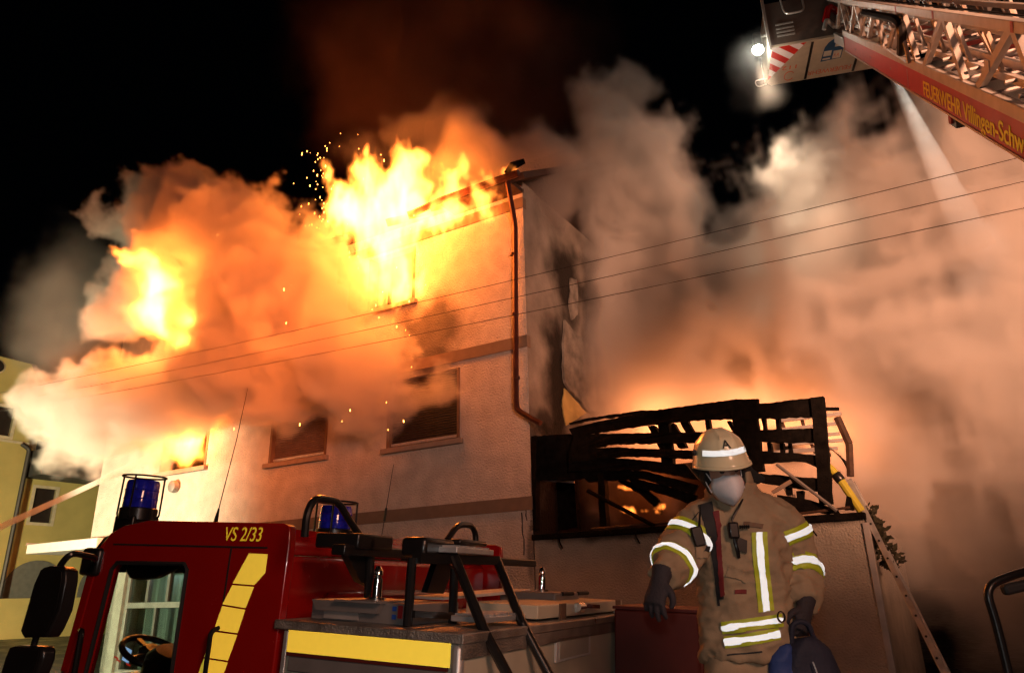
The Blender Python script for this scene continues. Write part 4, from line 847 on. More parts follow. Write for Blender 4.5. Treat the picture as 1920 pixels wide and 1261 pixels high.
def arm_band(A_, B_, t, rad, wl, ws, tilt=(0, 0, 0)):
    """band sewn round a sleeve"""
    c = A_.lerp(B_, t); ax = ((B_ - A_).normalized() + Vector(tilt)).normalized(); u = ax.orthogonal().normalized(); v = ax.cross(u); n = 40
    for nm, mat, w_, lift in (('lime_band', MT['lime'], wl, .004), ('silver_band', MT['rw'], ws, .011)):
        mb = MB(); ring = []; samp = []
        for k in range(n):
            d_ = u * math.cos(2 * math.pi * k / n) + v * math.sin(2 * math.pi * k / n)
            for q in (-.5, -.3, 0, .3, .5):
                o_ = c + ax * w_ * q + d_ * .22; h, nn = cast(o_, -d_)
                samp.append((c + ax * w_ * q - PF, d_, (h - (c + ax * w_ * q - PF)).length if h is not None else 9))
        med = sorted(x[2] for x in samp)[len(samp) // 2]
        ring = [o_ + d_ * ((L if .72 * med < L < 1.10 * med else med * .86) + lift) for o_, d_, L in samp]
        mb.v = [tuple(p) for p in ring]; mb.f = [(5 * k + q, 5 * ((k + 1) % n) + q, 5 * ((k + 1) % n) + q + 1, 5 * k + q + 1) for k in range(n) for q in range(4)]
        o = mb.build(nm, mat, jk, ang=60); s_ = o.modifiers.new('t', 'SOLIDIFY'); s_.thickness = .004; s_.offset = -1
arm_band(SR, ER, .60, .095, .062, .024, (.0, 0, .0)); arm_band(ER, WR, .45, .075, .055, .022)
arm_band(SL, EL, .35, .10, .062, .026, (.0, 0, -.1)); arm_band(EL, WL, .25, .08, .062, .026, (.15, 0, 0))
# open front: black facing with red lining
front_strip('black_facing', MT['jdark'], [z3(450, 430), z3(475, 520), z3(500, 650), z3(520, 780), z3(530, 900)], (26, 9), .006)
front_strip('red_lining', MT['jred'], [z3(505, 470), z3(515, 560), z3(525, 700), z3(540, 880)], (10, 6), .010)
front_strip('storm_flap_edge', MT['jdark'], [z3(495, 700), z3(510, 850), z3(520, 930)], 4, .004)
front_strip('name_strip', MT['jamb'], [z3(640, 528), z3(735, 540)], 8, .006); front_strip('maker_label', MT['jred'], [z3(595, 862), z3(655, 862)], 8, .006)
front_strip('chest_pocket', MT['jacket'], [z3(400, 665), z3(455, 662)], 24, .010); front_strip('pocket_tab', MT['jdark'], [z3(440, 650), z3(460, 655)], 10, .014)
front_strip('hem_seam', MT['jdark'], [z3(560, 1172), z3(640, 1165), z3(730, 1155)], 2.5, .004)
front_strip('shoulder_seam', MT['jdark'], [z3(420, 470), z3(350, 560)], 1.6, .003)
front_strip('pocket_flap', MT['jacket'], [z3(560, 760), z3(660, 790)], 20, .008)
# collar standing up round the neck
cl = MB(); n = 40
for k in range(n + 1):
    t = -math.pi * .5 + .42 + (2 * math.pi - .84) * k / n; e = Vector((math.cos(t), math.sin(t), 0)); h = .060 + .05 * (math.sin(t) * .5 + .5) + .008 * math.sin(t * 5)
    c = Vector((.965, 3.285, 2.855)); a = c + Vector((e.x * .094, e.y * .098, 0)); bb = c + Vector((e.x * (.112 + .012 * math.sin(3 * t)), e.y * .115, h))
    cl.v += [tuple(a - PF), tuple(a.lerp(bb, .5) - PF + e * .006), tuple(bb - PF)]
cl.f = [(3 * k + q, 3 * k + 3 + q, 3 * k + 4 + q, 3 * k + 1 + q) for k in range(n) for q in (0, 1)]
o = cl.build('collar', MT['jacket'], man, ang=60); s_ = o.modifiers.new('t', 'SOLIDIFY'); s_.thickness = .014
# hood and neck cloth under the helmet
b = MB(); loft(b, [((.955, 3.27, 2.80), X * .078, Y_ * .085), ((.945, 3.25, 2.84), X * .082, Y_ * .088), ((.93, 3.23, 2.875), X * .086, Y_ * .088), (hp(0, .028, -.03), hx_ * .090, hy_ * .085), (hp(0, .030, .03), hx_ * .092, hy_ * .088)], 24)
remesh(b, 'hood', MT['hair'], man, .009, 2, ((12, .006, (1, 1, 1)),), 9)
b = MB(); loft(b, [(hp(.0, .055, .035), hx_ * .118, hy_ * .090), (hp(.05, .07, -.03), hx_ * .130, hy_ * .080), (hp(.11, .08, -.075), hx_ * .115, hy_ * .06)], 24)
remesh(b, 'neck_guard', MT['hair'], man, .010, 2, ((10, .008, (1, 1, 1)),), 12)
# mask: two folded panels meeting in a ridge
mk = MB(); nu, nv = 21, 15
for j in range(nv):
    v = j / (nv - 1); z = .002 - .118 * v                                # from the bridge of the nose to under the chin
    hw = .026 + .046 * math.sin(math.pi * min(.12 + v * .86, 1)) ** .9
    for i in range(nu):
        u = i / (nu - 1) * 2 - 1
        dpt = (1 - abs(u) ** 1.35); bulge = .032 * math.sin(math.pi * min(max(v, .02), .98)) ** .8
        y = -.098 - bulge * dpt + .052 * abs(u) ** 2.2 + .045 * max(v - .7, 0)
        mk.v.append(tuple(hp(u * hw, y, z - .012 * (1 - abs(u)) * (v > .05) * v) - PF))
mk.f = [(j * nu + i, j * nu + i + 1, (j + 1) * nu + i + 1, (j + 1) * nu + i) for j in range(nv - 1) for i in range(nu - 1)]
o = mk.build('face_mask', MT['mask'], man, ang=50); s_ = o.modifiers.new('t', 'SOLIDIFY'); s_.thickness = .004; s_.offset = 1
for s_ in (-1, 1):
    MB().tube([hp(s_ * .068, -.045, -.02) - PF, hp(s_ * .078, -.02, .01) - PF, hp(s_ * .082, .01, .03) - PF], .0025, 6).build('ear_loop', MT['mask'], o)
    MB().tube([hp(s_ * .074, -.05, -.07) - PF, hp(s_ * .08, -.02, -.04) - PF, hp(s_ * .083, .01, .0) - PF], .0025, 6).build('ear_loop', MT['mask'], o)
# helmet
he = MB(); na, ne = 56, 20
def helm(az, el, off=0.0):
    """az: 0 = front, el: 0 rim .. 1 crown"""
    f = math.cos(az); a_, b_, c_ = .110, .138, .140
    th = el * math.pi / 2
    x, y, z = a_ * math.cos(th) ** .82 * math.sin(az), -b_ * math.cos(th) ** .82 * f, c_ * math.sin(th)
    rim = max(0, 1 - el / .16)
    k = 1 + rim ** 1.5 * (.10 + .13 * max(f, 0) ** 2 + .02 * max(-f, 0))
    z -= rim * (.028 + .030 * max(-f, 0) ** 1 - .006 * max(f, 0))
    ridge = .006 * math.exp(-((abs(math.sin(az)) * math.cos(th) - .35 + .25 * el) / .05) ** 2) if f > 0 and el > .25 else 0
    arch = .007 * (1 / (1 + math.exp(-((el - .42 - .16 * max(f, 0)) / .03))))
    s_ = 1 - arch / .12 + (ridge + off) / .13
    return hp(x * k * s_, y * k * s_ + .005, z * s_ + .060)
for j in range(ne + 1):
    for k in range(na): he.v.append(tuple(helm(2 * math.pi * k / na, j / ne * .999) - PF))
he.f = [(j * na + k, j * na + (k + 1) % na, (j + 1) * na + (k + 1) % na, (j + 1) * na + k) for j in range(ne) for k in range(na)] + [tuple(ne * na + k for k in range(na))]
hm = he.build('helmet', MT['helmet'], man, ang=60); s_ = hm.modifiers.new('t', 'SOLIDIFY'); s_.thickness = .006; s_.offset = -1
def hband(nm, mat, a0, a1, e0, e1, off, n=24):
    mb = MB()
    for k in range(n + 1):
        az = a0 + (a1 - a0) * k / n; q = ((k / n) - .5) * 2
        for e_ in (e0, e1): mb.v.append(tuple(helm(az, e_ + .0 * q, off) - PF))
    mb.f = [(2 * k, 2 * k + 2, 2 * k + 3, 2 * k + 1) for k in range(n)]
    o = mb.build(nm, mat, hm); s2 = o.modifiers.new('t', 'SOLIDIFY'); s2.thickness = .002; return o
hband('silver_band', MT['rw'], -1.1, .95, .15, .255, .0045)
hband('brim_edge', MT['helmet'], -1.7, 1.7, .005, .03, .004)
a0 = helm(-.10, .32, .006); aup = (helm(-.10, .46, .006) - a0).normalized(); aux = (helm(.1, .32, .006) - helm(-.3, .32, .006)).normalized()
text('helmet_letter', 'A', .055, MT['ink'], hm, a0 - PF - aux * .02 - aup * .008, aux, aup, ext=.0015)
MB().lathe([(.012, -.004), (.012, .008), (0, .012)], helm(-1.55, .18, .004) - PF, -hx_, 12).build('helmet_bolt', MT['jdark'], hm)
# gloves: palm, four fingers, thumb
def glove(W, fwd, side, nrm, curl, name='glove', spread=.25):
    """W wrist, fwd along the hand, side towards the thumb, nrm back of the hand"""
    W, fwd, side, nrm = Vector(W), Vector(fwd).normalized(), Vector(side), Vector(nrm)
    side = (side - fwd * side.dot(fwd)).normalized(); nrm = fwd.cross(side) * (1 if fwd.cross(side).dot(nrm) > 0 else -1)
    b = MB()
    loft(b, [(W - fwd * .055, side * .048, nrm * .044), (W - fwd * .01, side * .040, nrm * .034), (W + fwd * .03, side * .044, nrm * .024), (W + fwd * .075, side * .049, nrm * .022), (W + fwd * .10, side * .045, nrm * .017)], 16)
    for i, (o_, L) in enumerate(((.033, .072), (.011, .080), (-.012, .074), (-.034, .058))):
        p = W + fwd * (.085 - .006 * abs(i - 1)) + side * o_; d = (fwd + side * spread * (o_ / .034)).normalized(); pts = [p]; cu_ = 0
        for q, fr in ((.45, 1), (.32, 1.1), (.23, .8)):
            cu_ += curl * fr; pts.append(pts[-1] + (d * math.cos(cu_) - nrm * math.sin(cu_)) * L * q)
        limb(b, pts, [.0125, .0118, .0108, .0088], 10)
    th = [W + fwd * .02 + side * .034, W + fwd * .045 + side * .060 - nrm * .012, W + fwd * .072 + side * .066 - nrm * .026, W + fwd * .092 + side * .055 - nrm * .036]
    limb(b, th, [.017, .0145, .013, .010], 10)
    return remesh(b, name, MT['glove'], man, .0055, 2)
glove(WR + (WR - ER).normalized() * .03, Vector((-.38, -.25, -.88)), Vector((.75, -.65, -.1)), Vector((-.65, -.7, .1)), .38)
glove(WL + (WL - EL).normalized() * .03, Vector((-.35, -.25, -.90)), Vector((-.75, -.6, .1)), Vector((.55, -.8, -.1)), .75, spread=.08)
# radio, microphone, torch, straps
p = Vector(onY(*z3(415, 590), 3.165)) - PF
rd = MB().obox(p, (.024, .0, .004), (0, .017, 0), (-.008, 0, .040)).build('radio', MT['black'], man, bev=.006); MB().tube([p + Vector((.01, 0, .035)), p + Vector((.022, -.01, .13))], [.006, .003], 6).build('radio_antenna', MT['black'], rd)
p = Vector(onY(*z3(590, 560), 3.15)) - PF
mc = MB().obox(p, (.022, 0, 0), (0, .016, 0), (0, 0, .034)).build('microphone', MT['black'], man, bev=.008); MB().tube(bez([p + Vector((0, 0, -.03)), p + Vector((.005, -.005, -.075)), p + Vector((.012, .01, -.11))], .03), .008, 8).build('microphone_cord', MT['black'], mc)
for k in range(5): MB().lathe([(.004, 0), (.005, .012), (0, .016)], p + Vector((.028 + k * .009, -.006, .006)), (0, -.3, 1), 8).build('strap_stud', MT['black'], mc)
MB().obox(Vector(onY(*z3(632, 632), 3.15)) - PF, (.019, 0, -.008), (0, .006, 0), (.004, 0, .026)).build('black_patch', MT['black'], mc)
MB().tube(bez([Vector(onY(*z3(650, 375), 3.2)) - PF, Vector(onY(*z3(620, 440), 3.17)) - PF, Vector(onY(*z3(585, 500), 3.155)) - PF, p + Vector((0, 0, .03))], .03), .005, 6).build('microphone_cord', MT['black'], mc)
hk = MB().tube([Vector(onY(*z3(825, 985), 3.12)) - PF + Vector((.014 * math.cos(t), 0, .02 * math.sin(t))) for t in np.linspace(0, 2 * math.pi, 17)[:-1]], .004, 6, closed=True).build('belt_hook', MT['chrome'], man)
# the dark bag in his left hand
bag = tag(empty('carried_bag', Matrix.Translation(PF)), 'dark navy and blue bag held in the firefighter\'s gloved hand', 'bag')
b = MB(); hb = WL + Vector((-.045, -.05, -.12))
loft(b, [(hb + Vector((.01, .0, -.02)), X * .035, Y_ * .03), (hb + Vector((.01, .0, -.06)), X * .085, Y_ * .05), (hb + Vector((.015, .01, -.15)), X * .115, Y_ * .075), (hb + Vector((.01, .01, -.27)), X * .11, Y_ * .08), (hb + Vector((.0, .01, -.33)), X * .07, Y_ * .06)], 20)
remesh(b, 'bag_body', MT['navy'], bag, .010, 2, ((9, .012, (1, 1, .7)),), 20)
b = MB(); loft(b, [(hb + Vector((-.085, -.02, -.04)), X * .02, Y_ * .02), (hb + Vector((-.10, -.02, -.10)), X * .045, Y_ * .03), (hb + Vector((-.10, -.02, -.20)), X * .055, Y_ * .04), (hb + Vector((-.09, -.01, -.28)), X * .04, Y_ * .03)], 16)
remesh(b, 'blue_side_pocket', MT['bagblue'], bag, .009, 2, ((12, .012, (1, 1, 1)),), 25)
MB().tube(bez([hb + Vector((-.05, 0, -.06)) - PF, hb + Vector((-.035, -.015, .045)) - PF, hb + Vector((.03, -.01, .045)) - PF, hb + Vector((.06, 0, -.06)) - PF], .03), .011, 8).build('handle', MT['navy'], bag)
MB().tube([hb + Vector((.005, -.07, -.1)) - PF, hb + Vector((.015, -.085, -.16)) - PF], .003, 6).build('zip_pull', MT['alu'], bag)
# ================================================================== things round about
# aluminium ladder leaning on the annex
ql = tag(empty('leaning_ladder', H_MAT), 'narrow aluminium ladder leaning on the right end of the annex', 'ladder')
a, b_ = fac(1790, 1300, -.75), fac(1592, 898, .35)
for k, dx in enumerate((0, .36)):
    o_ = Vector((0, dx, 0)); m = MB().bar(a + o_, b_ + o_, .07, .03, (0, 1, 0)); rl = m.build('rail', MT['alu'], ql, bev=.004)
    for q in np.linspace(.05, .75, 9):
        p = (a + o_).lerp(b_ + o_, q); MB().lathe([(.014, -.04), (.014, .04)], p, (0, 1, 0), 8).build('rung_hole', MT['black'], rl)
for q in np.linspace(.03, .97, 16): MB().tube([a.lerp(b_, q), a.lerp(b_, q) + Vector((0, .36, 0))], .014, 6).build('rung', MT['alu'], ql)
# black tubular grab rail beside us on the right
gr = tag(empty('grab_rail', Matrix.Identity(4)), 'bent black tubular grab rail standing right of the leaning ladder', 'rail')
pts = [onY(1905, 1330, 3.0), onY(1886, 1240, 3.0), onY(1866, 1160, 3.0), onY(1846, 1098, 3.0), onY(1912, 1072, 3.02), onY(1975, 1060, 3.1)]
MB().tube(bez(pts, .07, 8), .0165, 12).build('tube', MT['black'], gr)
MB().tube([Vector(pts[0]), Vector((pts[0][0] + .12, 3.0, .1))], .0165, 10).build('post', MT['black'], gr)
p = onY(1925, 1095, 3.03); MB().obox(p, (.10, .0, .02), (0, .02, 0), (-.004, 0, .02)).build('pad', MT['rubber'], gr, bev=.012)
# yellow hose over the annex wall
hs = tag(empty('fire_hose', H_MAT), 'yellow fire hose with a black coupling hanging at the annex roof', 'hose')
q = [fac(*zz(x, y), .15) for x, y in ((1670, 490), (1700, 515), (1740, 565), (1790, 640), (1850, 730))]
MB().tube(bez(q, .15), [.055] * len(bez(q, .15)), 10).build('hose', MT['hose'], hs); MB().lathe([(.062, -.06), (.068, -.05), (.068, .05), (.062, .06)], q[2].lerp(q[1], .3), (q[2] - q[1]), 14).build('coupling', MT['black'], hs)
# ivy on the annex corner
iv = MB(); random.seed(4)
for k in range(260):
    t = random.random(); c = Vector((AX + .05 + .22 * t * random.random() + .05 * t, .15 + .5 * random.random(), 3.35 - .75 * t + .1 * random.random())); e = .05 + .04 * random.random()
    u = Vector((random.uniform(-1, 1), random.uniform(-1, 1), random.uniform(-1, 1))).normalized(); v = u.orthogonal().normalized()
    iv.add([c, c + u * e + v * e * .4, c + u * e * 1.6, c + u * e - v * e * .4], [(0, 1, 2, 3)])
ivo = iv.build('ivy', pm('dark_ivy', (.03, .028, .012), .7, var=.4), None, smooth=False); ivo.matrix_world = H_MAT; tag(ivo, 'dark ivy clinging to the right corner of the annex', 'ivy', kind='stuff')
# overhead cables
for k, (p, q, lab) in enumerate((((0, 738), (1920, 298), 'topmost of three thin overhead cables crossing before the house'), ((0, 757), (1920, 345), 'middle one of three thin overhead cables crossing before the house'), ((0, 772), (1920, 395), 'lowest of three thin overhead cables crossing before the house'))):
    A_, B_ = fac(*p, -2.5), fac(*q, -2.5); d_ = B_ - A_; A_, B_ = A_ - d_ * .4, B_ + d_ * .4
    pts = [A_.lerp(B_, t) - Vector((0, 0, .35 * 4 * t * (1 - t) - .27)) for t in np.linspace(0, 1, 40)]
    o = MB().tube(pts, .0045, 6).build('overhead_cable', MT['cable']); o.matrix_world = H_MAT; tag(o, lab, 'cable', 'overhead cables')
# sparks
spk = MB(); random.seed(7)
for k in range(110):
    if k < 45: px, py = random.gauss(596, 18), random.uniform(270, 430)
    elif k < 85: px, py = random.uniform(560, 780), random.uniform(250, 700)
    else: px, py = random.uniform(300, 800), random.uniform(300, 820)
    c = fac(px, py, random.uniform(-1.8, -.4)); e = random.uniform(.003, .006); spk.obox(c, (e, 0, 0), (0, e, 0), (random.uniform(-.4, .4) * e, 0, e * random.uniform(1, 5)))
o = spk.build('sparks', MT['ember'], smooth=False); o.matrix_world = H_MAT; tag(o, 'glowing sparks drifting round the burning windows', 'sparks', kind='stuff')

# ================================================================== fire, smoke and water as real volumes
class Noise:
    def __init__(s, seed): s.t = np.random.default_rng(seed).random((32, 32, 32)).astype(np.float32)
    def __call__(s, x, y, z):
        xi, yi, zi = np.floor(x).astype(np.int32), np.floor(y).astype(np.int32), np.floor(z).astype(np.int32)
        fx, fy, fz = x - xi, y - yi, z - zi; fx, fy, fz = [f * f * (3 - 2 * f) for f in (fx, fy, fz)]
        a = [xi & 31, (xi + 1) & 31]; b = [yi & 31, (yi + 1) & 31]; c = [zi & 31, (zi + 1) & 31]; t = s.t
        l = lambda p, q, f: p + (q - p) * f
        return l(l(l(t[a[0], b[0], c[0]], t[a[1], b[0], c[0]], fx), l(t[a[0], b[1], c[0]], t[a[1], b[1], c[0]], fx), fy),
                 l(l(t[a[0], b[0], c[1]], t[a[1], b[0], c[1]], fx), l(t[a[0], b[1], c[1]], t[a[1], b[1], c[1]], fx), fy), fz)
def fbm(ns, x, y, z, sc_, octs=4, gain=.5, billow=True):
    out = 0; amp = 1; tot = 0
    for k in range(octs):
        v = ns(x * sc_ + 7.3 * k, y * sc_ + 3.1 * k, z * sc_ + 11.7 * k)
        v = 1 - np.abs(v * 2 - 1) if False else (np.abs(v * 2 - 1) if billow else v)
        out = out + v * amp; tot += amp; amp *= gain; sc_ *= 2.07
    return out / tot
def vol_object(name, arr, mn, mx, mat, mw):
    nx, ny, nz = arr.shape
    me = bpy.data.meshes.new(name); me.vertices.add(arr.size)
    pos = np.empty((arr.size, 3), np.float32); 
    gx, gy, gz = np.meshgrid(*[np.linspace(a_, b__, n__, dtype=np.float32) for a_, b__, n__ in zip(mn, mx, arr.shape)], indexing='ij')
    pos[:, 0], pos[:, 1], pos[:, 2] = gx.ravel(), gy.ravel(), gz.ravel(); me.vertices.foreach_set('co', pos.ravel())
    a = me.attributes.new('amount', 'FLOAT', 'POINT'); a.data.foreach_set('value', arr.ravel().astype(np.float32))
    ob = bpy.data.objects.new(name, me); col.objects.link(ob); ob.matrix_world = mw
    g = bpy.data.node_groups.new(name, 'GeometryNodeTree')
    g.interface.new_socket('Geometry', in_out='INPUT', socket_type='NodeSocketGeometry'); g.interface.new_socket('Geometry', in_out='OUTPUT', socket_type='NodeSocketGeometry')
    N, L = g.nodes.new, g.links.new
    gi, go, vc, ps = N('NodeGroupInput'), N('NodeGroupOutput'), N('GeometryNodeVolumeCube'), N('GeometryNodeInputPosition')
    vc.inputs['Min'].default_value = mn; vc.inputs['Max'].default_value = mx
    for k, v in zip('XYZ', arr.shape): vc.inputs['Resolution ' + k].default_value = v
    def vm(op, a_, val):
        n_ = N('ShaderNodeVectorMath'); n_.operation = op; L(a_, n_.inputs[0])
        if val is not None: n_.inputs[1].default_value = val
        return n_.outputs[0]
    q = vm('SUBTRACT', ps.outputs[0], mn); q = vm('MULTIPLY', q, [(n_ - 1) / (b__ - a_) for n_, a_, b__ in zip(arr.shape, mn, mx)]); q = vm('ADD', q, (.5, .5, .5)); q = vm('FLOOR', q, None)
    sp_ = N('ShaderNodeSeparateXYZ'); L(q, sp_.inputs[0])
    def ma(a_, k, b__):
        n_ = N('ShaderNodeMath'); n_.operation = 'MULTIPLY_ADD'; L(a_, n_.inputs[0]); n_.inputs[1].default_value = k; L(b__, n_.inputs[2]); return n_.outputs[0]
    ix = ma(ma(sp_.outputs[0], ny, sp_.outputs[1]), nz, sp_.outputs[2])
    na_ = N('GeometryNodeInputNamedAttribute'); na_.data_type = 'FLOAT'; na_.inputs[0].default_value = 'amount'
    si = N('GeometryNodeSampleIndex'); si.data_type = 'FLOAT'; si.domain = 'POINT'
    L(gi.outputs[0], si.inputs['Geometry']); L(na_.outputs[0], si.inputs['Value']); L(ix, si.inputs['Index']); L(si.outputs[0], vc.inputs['Density'])
    sm_ = N('GeometryNodeSetMaterial'); sm_.inputs['Material'].default_value = mat; L(vc.outputs[0], sm_.inputs[0]); L(sm_.outputs[0], go.inputs[0])
    ob.modifiers.new('volume', 'NODES').node_group = g; me.materials.append(mat)
    return ob
def field(caps, vox, seed, warp, wsc, nsc, amp, gain, pad=.5, octs=4, stretch=1.0, bias=.42, floor=None):
    """density grid: union of capsules (p, r, q, s, weight), swirled and eaten away by noise"""
    pts = np.array([[*c[0]] for c in caps] + [[*c[2]] for c in caps]); rr = max(max(c[1], c[3]) for c in caps)
    rad = np.array([c[1] for c in caps] + [c[3] for c in caps])[:, None]
    mn = (pts - rad).min(0) - pad; mx = (pts + rad).max(0) + pad
    if floor is not None: mn = np.maximum(mn, floor[0]); mx = np.minimum(mx, floor[1])
    shp = tuple(int(max(4, math.ceil((b__ - a_) / vox))) for a_, b__ in zip(mn, mx))
    gx, gy, gz = np.meshgrid(*[np.linspace(a_, b__, n_, dtype=np.float32) for a_, b__, n_ in zip(mn, mx, shp)], indexing='ij')
    n1, n2, n3 = Noise(seed), Noise(seed + 1), Noise(seed + 2)
    k = wsc
    wx = gx + warp * ((n1(gx * k, gy * k, gz * k) - .5) * 2 + .5 * (n2(gx * k * 2.3, gy * k * 2.3, gz * k * 2.3) - .5) * 2)
    wy = gy + warp * ((n2(gx * k + 9, gy * k, gz * k) - .5) * 2 + .5 * (n3(gx * k * 2.3, gy * k * 2.3 + 5, gz * k * 2.3) - .5) * 2)
    wz = gz + warp * ((n3(gx * k, gy * k + 4, gz * k) - .5) * 2 + .5 * (n1(gx * k * 2.3, gy * k * 2.3, gz * k * 2.3 + 8) - .5) * 2)
    f = np.full(shp, -9, np.float32); wgt = np.zeros(shp, np.float32)
    for p, r0, q, r1, wv in caps:
        p, q = np.array(p), np.array(q); d = q - p; L2 = max(float(d @ d), 1e-6)
        t = np.clip(((wx - p[0]) * d[0] + (wy - p[1]) * d[1] + (wz - p[2]) * d[2]) / L2, 0, 1)
        r = r0 + (r1 - r0) * t
        dist = np.sqrt((wx - p[0] - d[0] * t) ** 2 + (wy - p[1] - d[1] * t) ** 2 + (wz - p[2] - d[2] * t) ** 2)
        v = (1 - dist / r) * np.minimum(r, 1.0); up = v > f; f = np.where(up, v, f); wgt = np.where(up, wv, wgt)
    nz_ = fbm(n1, gx, gy, gz / stretch, nsc, octs, .55)
    dns = np.clip((f + amp * (bias - nz_)) * gain, 0, 1)
    dns = dns * dns * (3 - 2 * dns) * wgt
    # fade to nothing at the walls of the grid
    for ax in range(3):
        n_ = shp[ax]; e = np.minimum(np.arange(n_), np.arange(n_)[::-1]) / 3.0; s_ = [1, 1, 1]; s_[ax] = -1; dns = dns * np.clip(e, 0, 1).reshape(s_)
    dns[dns < .01] = 0
    return dns, tuple(map(float, mn)), tuple(map(float, mx))
def smoke_mat(name, c, dens, aniso=.0):
    m = bpy.data.materials.new(name); m.use_nodes = True; nt = m.node_tree; nt.nodes.remove(nt.nodes['Principled BSDF'])
    pv = nt.nodes.new('ShaderNodeVolumePrincipled'); pv.inputs['Density'].default_value = dens; pv.inputs['Color'].default_value = (*c, 1); pv.inputs['Anisotropy'].default_value = aniso
    nt.links.new(pv.outputs[0], nt.nodes['Material Output'].inputs['Volume']); return m
def fire_mat(name, st, c=(1, .24, .03)):
    m = bpy.data.materials.new(name); m.use_nodes = True; nt = m.node_tree; nt.nodes.remove(nt.nodes['Principled BSDF'])
    at = nt.nodes.new('ShaderNodeAttribute'); at.attribute_name = 'density'
    mu = nt.nodes.new('ShaderNodeMath'); mu.operation = 'MULTIPLY'; mu.inputs[1].default_value = st; nt.links.new(at.outputs['Fac'], mu.inputs[0])
    e = nt.nodes.new('ShaderNodeEmission'); e.inputs[0].default_value = (*c, 1); nt.links.new(mu.outputs[0], e.inputs[1]); nt.links.new(e.outputs[0], nt.nodes['Material Output'].inputs['Volume']); return m
def cap(x, y, off, r, x2=None, y2=None, off2=None, r2=None, wv=1.0):
    p = fac(x, y, off); q = fac(x2, y2, off if off2 is None else off2) if x2 is not None else p
    return (p, r, q, r if r2 is None else r2, wv)
HM4 = H_MAT.copy()
FM = fire_mat('flame', 27)
def flame(caps, label, seed, vox=.042, warp=.26, wsc=1.7, nsc=2.2, amp=1.2, gain=4.2, stretch=2.6, mat=None, bias=.30):
    d_, mn, mx = field(caps, vox, seed, warp, wsc, nsc, amp, gain, stretch=stretch, bias=bias)
    o = vol_object('flames', d_, mn, mx, mat or FM, HM4); tag(o, label, 'fire', kind='stuff'); return o
flame([cap(738, 552, .0, .36, 735, 490, -.25, .50), cap(735, 490, -.25, .52, 722, 410, -.65, .58), cap(722, 410, -.65, .60, 742, 350, -.75, .55), cap(695, 392, -.7, .42, 645, 388, -.75, .34), cap(640, 392, -.75, .30, 621, 345, -.8, .12),
       cap(690, 350, -.7, .34, 678, 300, -.7, .10), cap(752, 335, -.7, .40, 780, 300, -.7, .14), cap(715, 340, -.7, .34, 712, 310, -.7, .12), cap(785, 402, -.5, .30, 870, 375, -.5, .26), cap(870, 372, -.5, .24, 940, 343, -.5, .12), cap(843, 365, -.5, .17, 842, 330, -.5, .07), cap(712, 560, .05, .2, 772, 545, .05, .2)],
      'white-hot flames bursting from the upper window over the eaves', 11, bias=.335)
flame([cap(355, 645, .1, .50, 335, 600, -.9, .52), cap(330, 600, -.9, .52, 295, 545, -1.5, .38), cap(295, 545, -1.5, .34, 276, 495, -1.9, .17), cap(262, 490, -2.0, .26, 208, 461, -2.3, .10)],
      'yellow flames leaning left out of the far upper window', 21, nsc=1.6, amp=.8, bias=.38)
flame([cap(355, 835, .15, .45, 340, 810, -.1, .45), cap(340, 840, -.1, .35, 372, 802, -.1, .35)], 'yellow fire glowing in the far middle-floor window', 31, amp=.6, bias=.40)
flame([cap(600, 443, -.5, .12, 645, 430, -.5, .2)], 'small flame licking along the left part of the eaves', 41, amp=.4, bias=.42)
EMB = fire_mat('embers', 45, (1, .22, .03))
flame([(fac(*zz(565, 595), .5), .04, fac(*zz(640, 610), .5), .02, 1), (fac(*zz(550, 722), .5), .02, fac(*zz(635, 715), .5), .06, 1), (fac(*zz(690, 705), .3), .02, fac(*zz(800, 718), .3), .04, 1), (fac(*zz(772, 730), .3), .05, fac(*zz(785, 742), .3), .03, 1)],
      'small flames among the fallen boards inside the annex', 51, vox=.02, amp=.12, warp=.06, nsc=6, gain=20, mat=EMB, bias=.42)
# smoke in front of the house
SM = smoke_mat('warm_smoke', (.90, .86, .82), 2.6)
cl_ = [cap(330, 560, -.5, 1.0, 340, 440, -.9, 1.2), cap(340, 440, -.9, 1.15, 300, 385, -1.1, .8), cap(260, 400, -1.1, .75, 200, 425, -1.2, .45), cap(390, 345, -1.1, .35, 330, 345, -1.1, .5), cap(420, 440, -1.0, 1.0, 500, 435, -1, .55),
       cap(430, 560, -.8, 1.3, 560, 560, -.8, 1.1), cap(560, 560, -.8, 1.0, 640, 600, -.8, .85), cap(560, 520, -.7, .75, 650, 540, -.5, .5), cap(640, 620, -.7, .9, 705, 690, -.6, .75), cap(500, 660, -.9, 1.2, 640, 700, -.7, .95),
       cap(700, 690, -.6, .5, 760, 715, -.5, .36), cap(770, 715, -.45, .3, 830, 700, -.3, .18), cap(340, 720, -1.0, .9, 480, 690, -1.0, 1.0), cap(330, 740, -1.1, .9, 210, 770, -1.6, .85), cap(210, 770, -1.6, .85, 120, 775, -1.9, .75), cap(115, 755, -1.9, .65, 80, 795, -2.0, .45),
       cap(150, 800, -1.8, .6, 250, 800, -1.4, .6), cap(240, 810, -1.3, .5, 300, 850, -.6, .3, .6), cap(540, 770, -.4, .38, 560, 730, -.6, .5, .6), cap(250, 590, -.9, .7, 215, 550, -1.0, .45), cap(270, 470, -.5, .8, 260, 540, -.4, .8)]
d_, mn, mx = field(cl_, .066, 71, .40, .62, .95, 1.6, 5.0, octs=6, bias=.365)
o = vol_object('smoke', d_, mn, mx, SM, HM4); tag(o, 'thick orange-lit smoke billowing left across the front of the house', 'smoke', kind='stuff')
